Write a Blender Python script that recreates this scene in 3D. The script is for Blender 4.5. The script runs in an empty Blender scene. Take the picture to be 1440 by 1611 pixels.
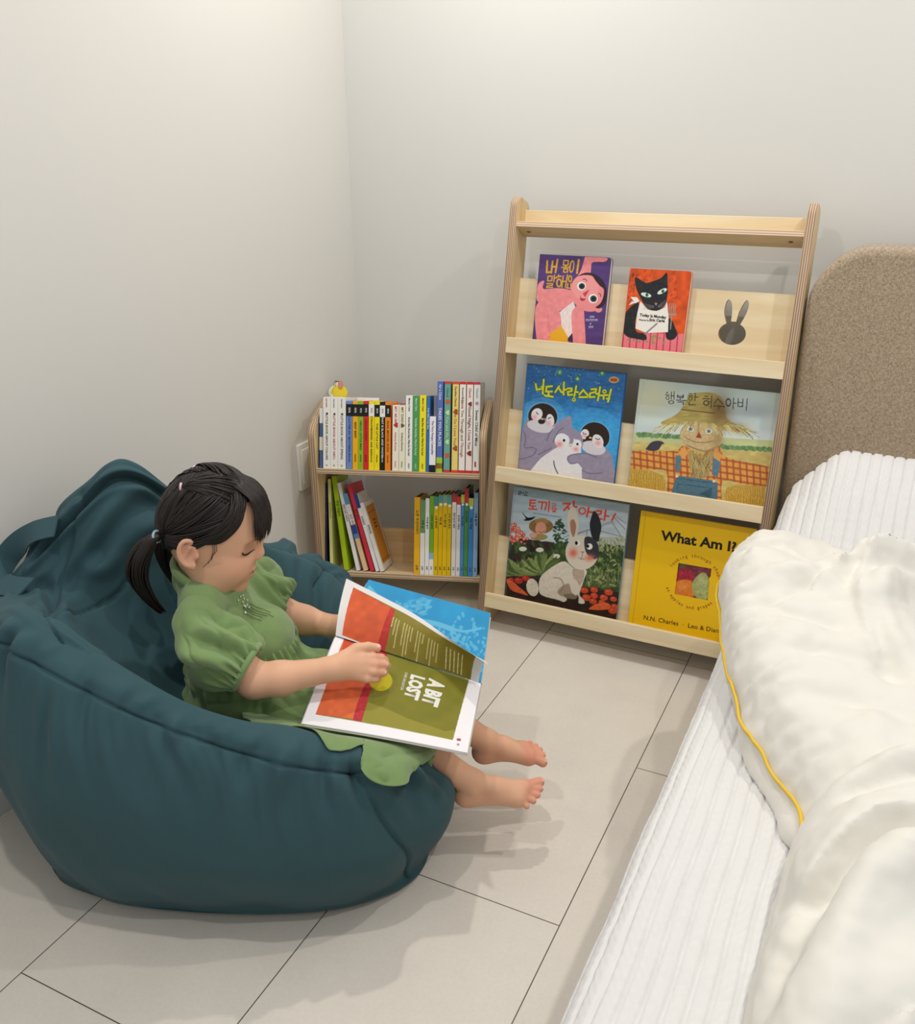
import bpy, bmesh, math, random
import numpy as np
from mathutils import Vector, Matrix

# ---------------------------------------------------------------- camera
SC = bpy.context.scene
F_PX, PITCH, ROLL, YAW, CX, CY = 1456.4, .3914, -.0111, -.4621, 717.3, 802.6
CAM = np.array([1.412, -2.224, 1.2])
_c, _s = math.cos(YAW), math.sin(YAW)
FW = np.array([_s*math.cos(PITCH), _c*math.cos(PITCH), -math.sin(PITCH)])
_r = np.array([_c, -_s, 0.0]); _u = np.cross(_r, FW)
RT = _r*math.cos(ROLL)+_u*math.sin(ROLL)
UP = -_r*math.sin(ROLL)+_u*math.cos(ROLL)
cd = bpy.data.cameras.new('camera'); cam = bpy.data.objects.new('camera', cd)
SC.collection.objects.link(cam); SC.camera = cam
cd.sensor_fit = 'HORIZONTAL'; cd.sensor_width = 36; cd.lens = 36*F_PX/1440
cd.shift_x = (720-CX)/1440; cd.shift_y = (CY-805.5)/1440
cd.clip_start = .02
cam.matrix_world = Matrix(((RT[0], UP[0], -FW[0], CAM[0]), (RT[1], UP[1], -FW[1], CAM[1]),
                           (RT[2], UP[2], -FW[2], CAM[2]), (0, 0, 0, 1)))
# ---------------------------------------------------------------- world, lamps, exposure
SC.view_settings.view_transform = 'Standard'; SC.view_settings.look = 'None'
SC.view_settings.gamma = 1; SC.view_settings.use_curve_mapping = False
SC.view_settings.exposure = 0.36
wd = bpy.data.worlds.new('world'); SC.world = wd; wd.use_nodes = True
bg = wd.node_tree.nodes['Background']
bg.inputs[0].default_value = (.96, .98, 1.0, 1); bg.inputs[1].default_value = .38
LAMPS = [((.55, -.45, 2.15), 6.2), ((1.75, -.60, 2.15), 5.4), ((.55, -1.75, 2.15), 4.8), ((1.75, -1.75, 2.15), 5.0)]
def downlight(loc, power):
    ld = bpy.data.lights.new('ceiling_downlight', 'AREA'); ld.shape = 'DISK'; ld.size = .055
    ld.energy = power*1.14; ld.color = (1, .955, .89)
    o = bpy.data.objects.new('ceiling_downlight', ld); SC.collection.objects.link(o); o.location = loc
for l_, p_ in LAMPS: downlight(l_, p_)

# ---------------------------------------------------------------- helpers
random.seed(5); RNG = np.random.default_rng(5)
def lin(c):
    if isinstance(c, str):
        c = c.lstrip('#'); c = [int(c[i:i+2], 16)/255 for i in (0, 2, 4)]
    return tuple((x/12.92 if x <= .04045 else ((x+.055)/1.055)**2.4) for x in c[:3])
_mats = {}
def mat(name, col='#808080', rough=.6, spec=.4, noise=0, nscale=40, bump=0, bscale=200, vcol=None, sheen=0, sss=0, coat=0, metal=0, bdist=.001):
    if name in _mats: return _mats[name]
    m = bpy.data.materials.new(name); m.use_nodes = True; _mats[name] = m
    nt = m.node_tree; b = nt.nodes['Principled BSDF']
    c = lin(col); b.inputs['Base Color'].default_value = (*c, 1)
    b.inputs['Roughness'].default_value = rough; b.inputs['Specular IOR Level'].default_value = spec
    b.inputs['Metallic'].default_value = metal
    if sheen: b.inputs['Sheen Weight'].default_value = sheen
    if coat: b.inputs['Coat Weight'].default_value = coat; b.inputs['Coat Roughness'].default_value = .15
    if sss:
        b.inputs['Subsurface Weight'].default_value = sss; b.inputs['Subsurface Radius'].default_value = (1, .35, .2)
        b.inputs['Subsurface Scale'].default_value = .006
    tc = nt.nodes.new('ShaderNodeTexCoord')
    if vcol:
        a = nt.nodes.new('ShaderNodeAttribute'); a.attribute_name = vcol
        nt.links.new(a.outputs['Color'], b.inputs['Base Color'])
    elif noise:
        n = nt.nodes.new('ShaderNodeTexNoise'); n.inputs['Scale'].default_value = nscale; n.inputs['Detail'].default_value = 5
        nt.links.new(tc.outputs['Object'], n.inputs['Vector'])
        mx = nt.nodes.new('ShaderNodeMix'); mx.data_type = 'RGBA'
        mx.inputs[6].default_value = (*[x*(1-noise) for x in c], 1); mx.inputs[7].default_value = (*[min(1, x*(1+noise)) for x in c], 1)
        nt.links.new(n.outputs['Fac'], mx.inputs[0]); nt.links.new(mx.outputs[2], b.inputs['Base Color'])
    if bump:
        n2 = nt.nodes.new('ShaderNodeTexNoise'); n2.inputs['Scale'].default_value = bscale; n2.inputs['Detail'].default_value = 3
        nt.links.new(tc.outputs['Object'], n2.inputs['Vector'])
        bp = nt.nodes.new('ShaderNodeBump'); bp.inputs['Strength'].default_value = bump; bp.inputs['Distance'].default_value = bdist
        nt.links.new(n2.outputs['Fac'], bp.inputs['Height']); nt.links.new(bp.outputs[0], b.inputs['Normal'])
    return m
def N(m, t): return m.node_tree.nodes.new(t)
def LK(m, a, b): m.node_tree.links.new(a, b)

def link(o, parent=None):
    SC.collection.objects.link(o)
    if parent is not None: o.parent = parent
    return o
def tag(o, label=None, cat=None, group=None, kind=None):
    if label: o['label'] = label
    if cat: o['category'] = cat
    if group: o['group'] = group
    if kind: o['kind'] = kind
    return o
def empty(name, loc, rot=(0, 0, 0)):
    o = bpy.data.objects.new(name, None); o.empty_display_size = .02
    o.location = loc; o.rotation_euler = rot; SC.collection.objects.link(o); return o
def mesh_obj(name, V, Fc, mats, parent=None, smooth=False, midx=None):
    me = bpy.data.meshes.new(name)
    V = np.asarray(V, float)
    if isinstance(Fc, np.ndarray) and Fc.ndim == 2:
        n, k = Fc.shape
        me.vertices.add(len(V)); me.vertices.foreach_set('co', V.ravel())
        me.loops.add(n*k); me.loops.foreach_set('vertex_index', Fc.ravel().astype(np.int32))
        me.polygons.add(n); me.polygons.foreach_set('loop_start', np.arange(0, n*k, k, dtype=np.int32))
        me.update(calc_edges=True)
    else:
        me.from_pydata([tuple(v) for v in V], [], [tuple(f) for f in Fc])
    if not isinstance(mats, (list, tuple)): mats = [mats]
    for m in mats: me.materials.append(m)
    if midx is not None: me.polygons.foreach_set('material_index', np.asarray(midx, np.int32))
    if smooth: me.polygons.foreach_set('use_smooth', np.ones(len(me.polygons), bool))
    me.update()
    return link(bpy.data.objects.new(name, me), parent)
def bm_obj(name, bm, mats, parent=None, smooth=False):
    me = bpy.data.meshes.new(name); bm.to_mesh(me); bm.free()
    if not isinstance(mats, (list, tuple)): mats = [mats]
    for m in mats: me.materials.append(m)
    if smooth:
        me.polygons.foreach_set('use_smooth', np.ones(len(me.polygons), bool)); me.set_sharp_from_angle(angle=.6)
    return link(bpy.data.objects.new(name, me), parent)
def bm_box(bm, x0, x1, y0, y1, z0, z1, bev=0, seg=2, mi=0, M=None):
    vs = [bm.verts.new((x, y, z)) for x in (x0, x1) for y in (y0, y1) for z in (z0, z1)]
    fs = [bm.faces.new([vs[i] for i in f]) for f in ((0, 1, 3, 2), (4, 6, 7, 5), (0, 4, 5, 1), (2, 3, 7, 6), (0, 2, 6, 4), (1, 5, 7, 3))]
    for f in fs: f.material_index = mi
    if bev:
        es = list({e for f in fs for e in f.edges})
        r = bmesh.ops.bevel(bm, geom=es, offset=bev, segments=seg, affect='EDGES', profile=.5)
        for f in r['faces']: f.material_index = mi
        vs = list({v for f in r['faces'] for v in f.verts} | {v for v in vs if v.is_valid})
    if M is not None:
        bmesh.ops.transform(bm, matrix=M, verts=[v for v in vs if v.is_valid])
    return vs
def box(name, x0, x1, y0, y1, z0, z1, m, parent=None, bev=.001, seg=2):
    bm = bmesh.new(); bm_box(bm, x0, x1, y0, y1, z0, z1, bev, seg); return bm_obj(name, bm, m, parent, smooth=bev > 0)
def curve2d(name, loops, extr, mats, parent=None, M=None, bev=0, smooth=False, res=2):
    """filled 2-D outline(s) with holes, extruded symmetrically by extr"""
    cu = bpy.data.curves.new(name, 'CURVE'); cu.dimensions = '2D'; cu.fill_mode = 'BOTH'; cu.extrude = extr
    cu.bevel_depth = bev; cu.bevel_resolution = res
    for lp in loops:
        sp = cu.splines.new('POLY'); sp.points.add(len(lp)-1)
        for p, q in zip(sp.points, lp): p.co = (q[0], q[1], 0, 1)
        sp.use_cyclic_u = True
    return _bake(name, cu, mats, parent, M)
def _bake(name, cu, mats, parent, M):
    t = bpy.data.objects.new('tmp', cu); SC.collection.objects.link(t)
    dg = bpy.context.evaluated_depsgraph_get(); dg.update()
    me = bpy.data.meshes.new_from_object(t.evaluated_get(dg)); bpy.data.objects.remove(t); bpy.data.curves.remove(cu)
    me.name = name; me.materials.clear()
    if not isinstance(mats, (list, tuple)): mats = [mats]
    for m in mats: me.materials.append(m)
    if M is not None: me.transform(M)
    return link(bpy.data.objects.new(name, me), parent)
def text(name, s, size, m, parent, M, align='CENTER', bold=0, sx=1, extr=.00015, spacing=1):
    cu = bpy.data.curves.new(name, 'FONT'); cu.body = s; cu.size = size; cu.align_x = align; cu.align_y = 'CENTER'
    cu.offset = bold; cu.extrude = extr; cu.resolution_u = 2; cu.space_character = spacing
    return _bake(name, cu, m, parent, M @ Matrix.Diagonal((sx, 1, 1, 1)))
def frame(o, x, y, z=None):
    """matrix with the given axes"""
    x = Vector(x).normalized(); y = Vector(y); y = (y-x*y.dot(x)).normalized(); z = x.cross(y)
    return Matrix(((x[0], y[0], z[0], o[0]), (x[1], y[1], z[1], o[1]), (x[2], y[2], z[2], o[2]), (0, 0, 0, 1)))
def crom(P, n=8, closed=False):
    P = np.asarray(P, float); L = len(P); out = []
    idx = range(L if closed else L-1)
    for i in idx:
        if closed: a, b, c, d = P[(i-1) % L], P[i], P[(i+1) % L], P[(i+2) % L]
        else: a, b, c, d = P[max(i-1, 0)], P[i], P[i+1], P[min(i+2, L-1)]
        for k in range(n):
            t = k/n
            out.append(.5*((2*b)+(-a+c)*t+(2*a-5*b+4*c-d)*t*t+(-a+3*b-3*c+d)*t**3))
    if not closed: out.append(P[-1])
    return np.array(out)
def tube_geo(path, rad, ns=8, flat=1.0, cap=True, upv=None):
    path = np.asarray(path, float); n = len(path); rad = np.broadcast_to(rad, (n,))
    T = np.gradient(path, axis=0); T /= np.linalg.norm(T, axis=1)[:, None]+1e-12
    up = np.array(upv if upv is not None else (0, 0, 1.0)); V = []
    prev = None
    for i in range(n):
        if prev is None or upv is not None: a = up-T[i]*(up@T[i])
        else: a = prev-T[i]*(prev@T[i])
        if np.linalg.norm(a) < 1e-6: a = np.cross(T[i], (1, 0, 0))
        a /= np.linalg.norm(a); prev = a; b = np.cross(T[i], a)
        for k in range(ns):
            t = 2*math.pi*k/ns; V.append(path[i]+rad[i]*(a*math.cos(t)*flat+b*math.sin(t)))
    Fc = [[i*ns+k, i*ns+(k+1) % ns, (i+1)*ns+(k+1) % ns, (i+1)*ns+k] for i in range(n-1) for k in range(ns)]
    if cap: Fc += [list(range(ns))[::-1], [(n-1)*ns+k for k in range(ns)]]
    return V, Fc
class Acc:
    def __init__(s): s.V = []; s.F = []; s.m = []
    def add(s, V, Fc, mi=0):
        o = len(s.V); s.V += [tuple(v) for v in V]; s.F += [tuple(i+o for i in f) for f in Fc]; s.m += [mi]*len(Fc)
    def obj(s, name, mats, parent=None, smooth=True): return mesh_obj(name, s.V, s.F, mats, parent, smooth, s.m)
def vnoise(P, scale, seed=0):
    """smooth value noise, P (...,3) -> [-1,1]"""
    Q = np.asarray(P, float)*scale+seed*17.13; I = np.floor(Q).astype(np.int64); Fq = Q-I; Fq = Fq*Fq*(3-2*Fq)
    def h(i, j, k):
        n = (i*374761393+j*668265263+k*2147483647+seed*1274126177) & 0xffffffff
        n = ((n ^ (n >> 13))*1274126177) & 0xffffffff; n = n ^ (n >> 16)
        return (n & 0xffff)/32767.5-1
    r = 0
    for a in (0, 1):
        for b in (0, 1):
            for c in (0, 1):
                w = (Fq[..., 0] if a else 1-Fq[..., 0])*(Fq[..., 1] if b else 1-Fq[..., 1])*(Fq[..., 2] if c else 1-Fq[..., 2])
                r = r+w*h(I[..., 0]+a, I[..., 1]+b, I[..., 2]+c)
    return r
def sstep(a, b, x):
    t = np.clip((x-a)/(b-a), 0, 1); return t*t*(3-2*t)
# ---------------------------------------------------------------- room shell
m_wall = mat('wall_paint', '#dcdad5', rough=.75, spec=.25, noise=.012, nscale=3, bump=.12, bscale=350, bdist=.0006)
m_wallb = mat('back_wall_paint', '#dbdad6', rough=.75, spec=.25, noise=.012, nscale=3, bump=.12, bscale=350, bdist=.0006)
def tile_material():
    m = bpy.data.materials.new('floor_tile'); m.use_nodes = True; b = m.node_tree.nodes['Principled BSDF']
    tc = N(m, 'ShaderNodeTexCoord'); mp = N(m, 'ShaderNodeMapping')
    LK(m, tc.outputs['Object'], mp.inputs['Vector'])
    mp.inputs['Rotation'].default_value = (0, 0, math.pi/2)   # bricks run along y
    br = N(m, 'ShaderNodeTexBrick')
    s, L = .3588, .8916
    # vertical grout lines x = .3338+k s ; bricks long along y with half offset
    br.offset = .5; br.offset_frequency = 2; br.squash = 1
    br.inputs['Scale'].default_value = 1; br.inputs['Brick Width'].default_value = L; br.inputs['Row Height'].default_value = s
    br.inputs['Mortar Size'].default_value = .0010; br.inputs['Mortar Smooth'].default_value = .1; br.inputs['Bias'].default_value = 0
    br.inputs['Color1'].default_value = (*lin('#dad3c9'), 1); br.inputs['Color2'].default_value = (*lin('#ded7cd'), 1)
    br.inputs['Mortar'].default_value = (*lin('#5b514a'), 1)
    LK(m, mp.outputs[0], br.inputs['Vector'])
    n = N(m, 'ShaderNodeTexNoise'); n.inputs['Scale'].default_value = 7; n.inputs['Detail'].default_value = 8; n.inputs['Roughness'].default_value = .65
    LK(m, tc.outputs['Object'], n.inputs['Vector'])
    n2 = N(m, 'ShaderNodeTexNoise'); n2.inputs['Scale'].default_value = 160; n2.inputs['Detail'].default_value = 3
    LK(m, tc.outputs['Object'], n2.inputs['Vector'])
    ad = N(m, 'ShaderNodeMath'); ad.operation = 'MULTIPLY_ADD'; ad.inputs[1].default_value = .55; LK(m, n2.outputs[0], ad.inputs[0]); LK(m, n.outputs[0], ad.inputs[2])
    mr = N(m, 'ShaderNodeMapRange'); mr.inputs[1].default_value = .45; mr.inputs[2].default_value = 1.05; mr.inputs[3].default_value = .93; mr.inputs[4].default_value = 1.06
    LK(m, ad.outputs[0], mr.inputs[0])
    mx = N(m, 'ShaderNodeMix'); mx.data_type = 'RGBA'; mx.blend_type = 'MULTIPLY'; mx.inputs[0].default_value = 1
    LK(m, br.outputs['Color'], mx.inputs[6]); LK(m, mr.outputs[0], mx.inputs[7]); LK(m, mx.outputs[2], b.inputs['Base Color'])
    b.inputs['Roughness'].default_value = .42; b.inputs['Specular IOR Level'].default_value = .45
    bp = N(m, 'ShaderNodeBump'); bp.inputs['Strength'].default_value = .12; bp.inputs['Distance'].default_value = .001
    LK(m, n2.outputs[0], bp.inputs['Height']); LK(m, bp.outputs[0], b.inputs['Normal'])
    return m, mp
m_floor, _mp = tile_material()
# mapping: after rot 90deg about z, (x,y)->(-y,x): brick-u = -y, brick-v = x
_mp.inputs['Location'].default_value = (TILE_U, TILE_V, 0) if 'TILE_U' in globals() else (-.6930, -.3338+.3588, 0)
def slab(name, x0, x1, y0, y1, z0, z1, m):
    return tag(box(name, x0, x1, y0, y1, z0, z1, m, bev=0), kind='structure')
slab('floor', -.1, 3.2, -4.2, .1, -.05, 0, m_floor)
slab('wall_left', -.1, 0, -4.2, .1, 0, 2.3, m_wall)
slab('wall_back', 0, 3.2, 0, .1, 0, 2.3, m_wallb)
m_base = mat('baseboard_paint', '#d3d2cf', rough=.5)
bm = bmesh.new(); bm_box(bm, 0, .010, -4.2, 0, 0.004, .055, .002); 
o = bm_obj('baseboard_left', bm, m_base); tag(o, kind='structure')
m_caulk = mat('floor_joint', '#e6e2d2', rough=.6)
tag(box('trim_1', 0.009, .014, -4.2, 0, 0, .004, m_caulk, bev=0), kind='structure')

# white switch plate on the left wall beside the small bookcase
m_white = mat('white_plastic', '#e9e7e0', rough=.35)
sw = empty('wall_switch', (0, -.30, .365))
box('plate', 0, .009, -.034, .034, -.062, .066, m_white, sw, bev=.002)
box('rocker', .008, .012, -.022, .022, -.045, .05, m_white, sw, bev=.0015)
tag(sw, 'white rectangular plate mounted on the left wall beside the small bookcase', 'wall switch')

# ---------------------------------------------------------------- wood
def wood(name, c1='#ecdcba', c2='#dfc9a0', axis=0, scale=1.0):
    m = bpy.data.materials.new(name); m.use_nodes = True; b = m.node_tree.nodes['Principled BSDF']
    tc = N(m, 'ShaderNodeTexCoord'); mp = N(m, 'ShaderNodeMapping'); sc = [26, 26, 26]; sc[axis] = 2.2
    mp.inputs['Scale'].default_value = [v*scale for v in sc]; LK(m, tc.outputs['Object'], mp.inputs[0])
    n = N(m, 'ShaderNodeTexNoise'); n.inputs['Scale'].default_value = 1; n.inputs['Detail'].default_value = 6; n.inputs['Distortion'].default_value = 1.2
    LK(m, mp.outputs[0], n.inputs['Vector'])
    cr = N(m, 'ShaderNodeValToRGB'); cr.color_ramp.elements[0].position = .35; cr.color_ramp.elements[1].position = .65
    cr.color_ramp.elements[0].color = (*lin(c2), 1); cr.color_ramp.elements[1].color = (*lin(c1), 1)
    LK(m, n.outputs[0], cr.inputs[0]); LK(m, cr.outputs[0], b.inputs['Base Color'])
    b.inputs['Roughness'].default_value = .45; b.inputs['Specular IOR Level'].default_value = .35
    return m
def ply(name, axis, o, t, layers=5, c1='#cdb496', c2='#8d6c58', gax=2):
    """edge of birch plywood: light and dark veneers across the thickness"""
    m = bpy.data.materials.new(name); m.use_nodes = True; b = m.node_tree.nodes['Principled BSDF']
    tc = N(m, 'ShaderNodeTexCoord'); sp = N(m, 'ShaderNodeSeparateXYZ'); LK(m, tc.outputs['Object'], sp.inputs[0])
    a = N(m, 'ShaderNodeMath'); a.operation = 'SUBTRACT'; a.inputs[1].default_value = o; LK(m, sp.outputs[axis], a.inputs[0])
    d = N(m, 'ShaderNodeMath'); d.operation = 'MULTIPLY'; d.inputs[1].default_value = layers/t*math.pi*2; LK(m, a.outputs[0], d.inputs[0])
    s = N(m, 'ShaderNodeMath'); s.operation = 'COSINE'; LK(m, d.outputs[0], s.inputs[0])
    n = N(m, 'ShaderNodeTexNoise'); n.inputs['Scale'].default_value = 1; mp = N(m, 'ShaderNodeMapping')
    sc = [300, 300, 300]; sc[gax] = 12; mp.inputs['Scale'].default_value = sc; LK(m, tc.outputs['Object'], mp.inputs[0]); LK(m, mp.outputs[0], n.inputs['Vector'])
    ad = N(m, 'ShaderNodeMath'); ad.operation = 'MULTIPLY_ADD'; ad.inputs[1].default_value = 1.1; LK(m, n.outputs[0], ad.inputs[0]); LK(m, s.outputs[0], ad.inputs[2])
    cr = N(m, 'ShaderNodeValToRGB'); cr.color_ramp.elements[0].position = .15; cr.color_ramp.elements[1].position = .6
    mr = N(m, 'ShaderNodeMapRange'); mr.inputs[1].default_value = -.5; mr.inputs[2].default_value = 1.6; LK(m, ad.outputs[0], mr.inputs[0])
    cr.color_ramp.elements[0].color = (*lin(c2), 1); cr.color_ramp.elements[1].color = (*lin(c1), 1)
    LK(m, mr.outputs[0], cr.inputs[0]); LK(m, cr.outputs[0], b.inputs['Base Color']); b.inputs['Roughness'].default_value = .6
    return m
W_X = wood('birch_face_x', axis=0); W_Z = wood('birch_face_z', '#e6d0a6', '#d4b684', axis=2); W_P = wood('birch_face_panel', '#ebdcbb', '#e0cba3', axis=0)

# ---------------------------------------------------------------- leaning display bookshelf
LEAN = -math.atan2(.187, .982)
DS_O = np.array([.52, -.325, 0.0]); DS_D = np.array([0, .982, -.187]); DS_S = np.array([0, .187, .982])
ds = empty('display_bookshelf', tuple(DS_O), (LEAN, 0, 0))
tag(ds, 'tall birch plywood display bookshelf holding six picture books face out', 'bookshelf')
Wd = .678; T = .018
def edge_assign(ob, axis, tol=.9, mi=1):
    """faces whose normal is not along axis get the plywood edge material"""
    me = ob.data
    me.polygons.foreach_set('material_index', [0 if abs(p.normal[axis]) > tol else mi for p in me.polygons])
def upright(x0):
    # profile in (d, s); floor line is d*sin+..: world z = -.187 d + .982 s = 0
    fl = lambda d: .187*d/.982
    pr = [(0, fl(0)), (.118, fl(.118)), (.110, .20), (.095, .40), (.078, .58), (.074, .9), (.074, 1.035)]
    for k in range(1, 7):
        a = math.pi/2*k/6; pr.append((.054+.02*math.cos(a), 1.045+.02*math.sin(a)))
    for k in range(0, 7):
        a = math.pi/2+math.pi/2*k/6; pr.append((.024+.024*math.cos(a), 1.047+.024*math.sin(a)))
    M = Matrix(((0, 0, 1, x0+T/2), (1, 0, 0, 0), (0, 1, 0, 0), (0, 0, 0, 1)))
    o = curve2d('side_panel', [pr], T/2-.0012, [W_Z, ply('ply_edge_side' if x0 == 0 else 'ply_edge_side_b', 0, x0, T, 4)], ds, M, bev=.0012)
    edge_assign(o, 0); return o
upright(0); upright(Wd-T)
xa, xb = T, Wd-T
def brd(name, d0, d1, s0, s1, mats, ax, bev=.0008):
    bm = bmesh.new(); bm_box(bm, xa, xb, d0, d1, s0, s1, bev, 1); o = bm_obj(name, bm, mats, ds)
    if len(mats) > 1: edge_assign(o, ax)
    return o
RAIL = [.748, .432, .103]; PTOP = [.889, .571, .244]
for i, (rt, pt) in enumerate(zip(RAIL, PTOP)):
    brd('front_rail', 0, .012, rt-.037, rt, [W_X], 1)
    brd('ledge', .0125, .068, rt-.036, rt-.024, [W_X], 2)
    if i: brd('back_panel', .0565, .068, rt-.023, pt, [W_P, ply('ply_edge_panel', 1, .0565, .0115, 3, '#d8c29a', '#a5845f', gax=0)], 1)
# panel with the rabbit-shaped cut-out on the top tier
rt, pt = RAIL[0], PTOP[0]
bun = []
cx_, cy_ = 1.053-.52, .797
def arc(c, rx, ry, a0, a1, n): return [(c[0]+rx*math.cos(a0+(a1-a0)*k/n), c[1]+ry*math.sin(a0+(a1-a0)*k/n)) for k in range(n+1)]
bun += arc((cx_, cy_), .030, .0245, math.radians(60), math.radians(-240), 28)          # head, clockwise
eL = [(cx_-.0155, cy_+.022), (cx_-.023, cy_+.045), (cx_-.0215, cy_+.066), (cx_-.0165, cy_+.073), (cx_-.010, cy_+.068), (cx_-.006, cy_+.050), (cx_-.0055, cy_+.0265)]
eR = [(cx_+.0055, cy_+.0265), (cx_+.009, cy_+.048), (cx_+.0175, cy_+.069), (cx_+.0235, cy_+.074), (cx_+.0275, cy_+.066), (cx_+.0255, cy_+.048), (cx_+.0155, cy_+.022)]
bun = bun + [tuple(p) for p in crom(eL, 4)] + [tuple(p) for p in crom(eR, 4)]
M = Matrix(((1, 0, 0, 0), (0, 0, -1, .0622), (0, 1, 0, 0), (0, 0, 0, 1)))
o = curve2d('back_panel', [[(xa, rt-.023), (xb, rt-.023), (xb, pt), (xa, pt)], bun], .0057, [W_P, ply('ply_edge_cut', 1, .0565, .0115, 3, '#d8c29a', '#a5845f', gax=0)], ds, M)
edge_assign(o, 1)
# top shelf and its upstand
PT = ply('ply_edge_top', 2, .995, .0155, 3, '#d9c2a6', '#a98a74', gax=0)
W_T = wood('birch_face_top', '#dcc397', '#cdb183', axis=0)
bm = bmesh.new(); ang = math.atan2(.019, .062)
bm_box(bm, xa, xb, 0, .064, 0, .0125, .0006, 1, M=Matrix.Translation((0, 0, 1.004)) @ Matrix.Rotation(-ang, 4, 'X'))
o = bm_obj('top_shelf', bm, [W_T, PT], ds)
o.data.polygons.foreach_set('material_index', [1 if abs(p.normal[1]) > .9 else 0 for p in o.data.polygons])
brd('top_upstand', .0505, .062, 1.0045, 1.046, [W_X], 1)
m_screw = mat('screw_metal', '#6a6258', rough=.35, metal=.8)
for sx in (.040, .632):
    bm = bmesh.new(); bmesh.ops.create_cone(bm, cap_ends=True, segments=16, radius1=.0048, radius2=.0048, depth=.0016)
    bmesh.ops.transform(bm, matrix=Matrix.Translation((sx, .030, .9942)), verts=bm.verts)
    bmesh.ops.create_cone(bm, cap_ends=True, segments=6, radius1=.0022, radius2=.0022, depth=.0022)
    bm.verts.ensure_lookup_table()
    bmesh.ops.transform(bm, matrix=Matrix.Translation((sx, .030, .9938)), verts=bm.verts[-12:])
    bm_obj('screw', bm, m_screw, ds)
def DSW(x, d, s): return DS_O*np.array([0, 1, 1])+np.array([x, 0, 0])+DS_D*d+DS_S*s     # x is world x

# ---------------------------------------------------------------- small rotated bookcase
A_ = math.radians(19); BTILT = math.radians(15); BO = np.array([.085, -.365, 0.0])
bc = empty('low_bookcase', tuple(BO), (0, 0, A_))
tag(bc, 'low two-shelf birch plywood bookcase standing in the room corner', 'bookcase')
BW = .424; BT = .017; BD = .182
Bx = np.array([math.cos(A_), math.sin(A_), 0]); By = np.array([-math.sin(A_), math.cos(A_), 0])
def side(x0):
    zt = .505
    pr = [(0, 0), (BD, 0), (BD, zt+.022), (BD-.01, zt+.03)]
    pr += [(.045, zt+.006)]+[(.035*(1-math.sin(a)), .462+.035*math.cos(a)+.006) for a in [math.pi/2*k/7 for k in range(0, 8)]]
    M = Matrix(((0, 0, 1, x0+BT/2), (1, 0, 0, 0), (0, 1, 0, 0), (0, 0, 0, 1)))
    o = curve2d('side_panel', [pr], BT/2-.001, [W_Z, ply('ply_edge_case' if x0 < 0 else 'ply_edge_case_b', 0, x0, BT, 3, '#c9ae8a', '#90705a')], bc, M, bev=.001); edge_assign(o, 0)
side(-BT); side(BW)
def tilted(z): return Matrix.Translation((0, 0, z)) @ Matrix.Rotation(-BTILT, 4, 'X')
for z in (.39, .097):
    bm = bmesh.new(); bm_box(bm, 0, BW, .0, .172, -.013, 0, .0006, 1)
    o = bm_obj('shelf_board', bm, [W_X, ply('ply_edge_board', 2, -.013, .013, 2, '#c9b18e', '#9b7c62', gax=0)], bc); o.matrix_local = tilted(z)
    o.data.polygons.foreach_set('material_index', [0 if abs(p.normal[2]) > .9 else 1 for p in o.data.polygons])
    o = box('back_board', 0, BW, .160, .172, .0005, .098, wood('birch_back', '#d8bb8c', '#c8a673', axis=0), bc, bev=0); o.matrix_local = tilted(z)

# ---------------------------------------------------------------- bed: headboard
def fabric_beige():
    m = mat('headboard_linen', '#b29d84', rough=.9, spec=.1, sheen=.3)
    b = m.node_tree.nodes['Principled BSDF']; tc = N(m, 'ShaderNodeTexCoord')
    outs = []
    for sc in ((160, 160, 1100), (1100, 160, 160)):
        mp = N(m, 'ShaderNodeMapping'); mp.inputs['Scale'].default_value = sc; LK(m, tc.outputs['Object'], mp.inputs[0])
        n = N(m, 'ShaderNodeTexNoise'); n.inputs['Scale'].default_value = 1; n.inputs['Detail'].default_value = 3; LK(m, mp.outputs[0], n.inputs['Vector']); outs.append(n.outputs[0])
    ad = N(m, 'ShaderNodeMath'); LK(m, outs[0], ad.inputs[0]); LK(m, outs[1], ad.inputs[1])
    cr = N(m, 'ShaderNodeValToRGB'); cr.color_ramp.elements[0].color = (*lin('#8b7862'), 1); cr.color_ramp.elements[1].color = (*lin('#bdac95'), 1)
    cr.color_ramp.elements[0].position = .3; cr.color_ramp.elements[1].position = .7
    mr = N(m, 'ShaderNodeMapRange'); mr.inputs[1].default_value = .6; mr.inputs[2].default_value = 1.4; LK(m, ad.outputs[0], mr.inputs[0]); LK(m, mr.outputs[0], cr.inputs[0]); LK(m, cr.outputs[0], b.inputs['Base Color'])
    bp = N(m, 'ShaderNodeBump'); bp.inputs['Strength'].default_value = .4; bp.inputs['Distance'].default_value = .001; LK(m, mr.outputs[0], bp.inputs['Height']); LK(m, bp.outputs[0], b.inputs['Normal'])
    return m
hb = empty('bed', (1.203, -.06, 0)); tag(hb, 'bed with a beige linen-covered headboard against the back wall', 'bed')
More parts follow.
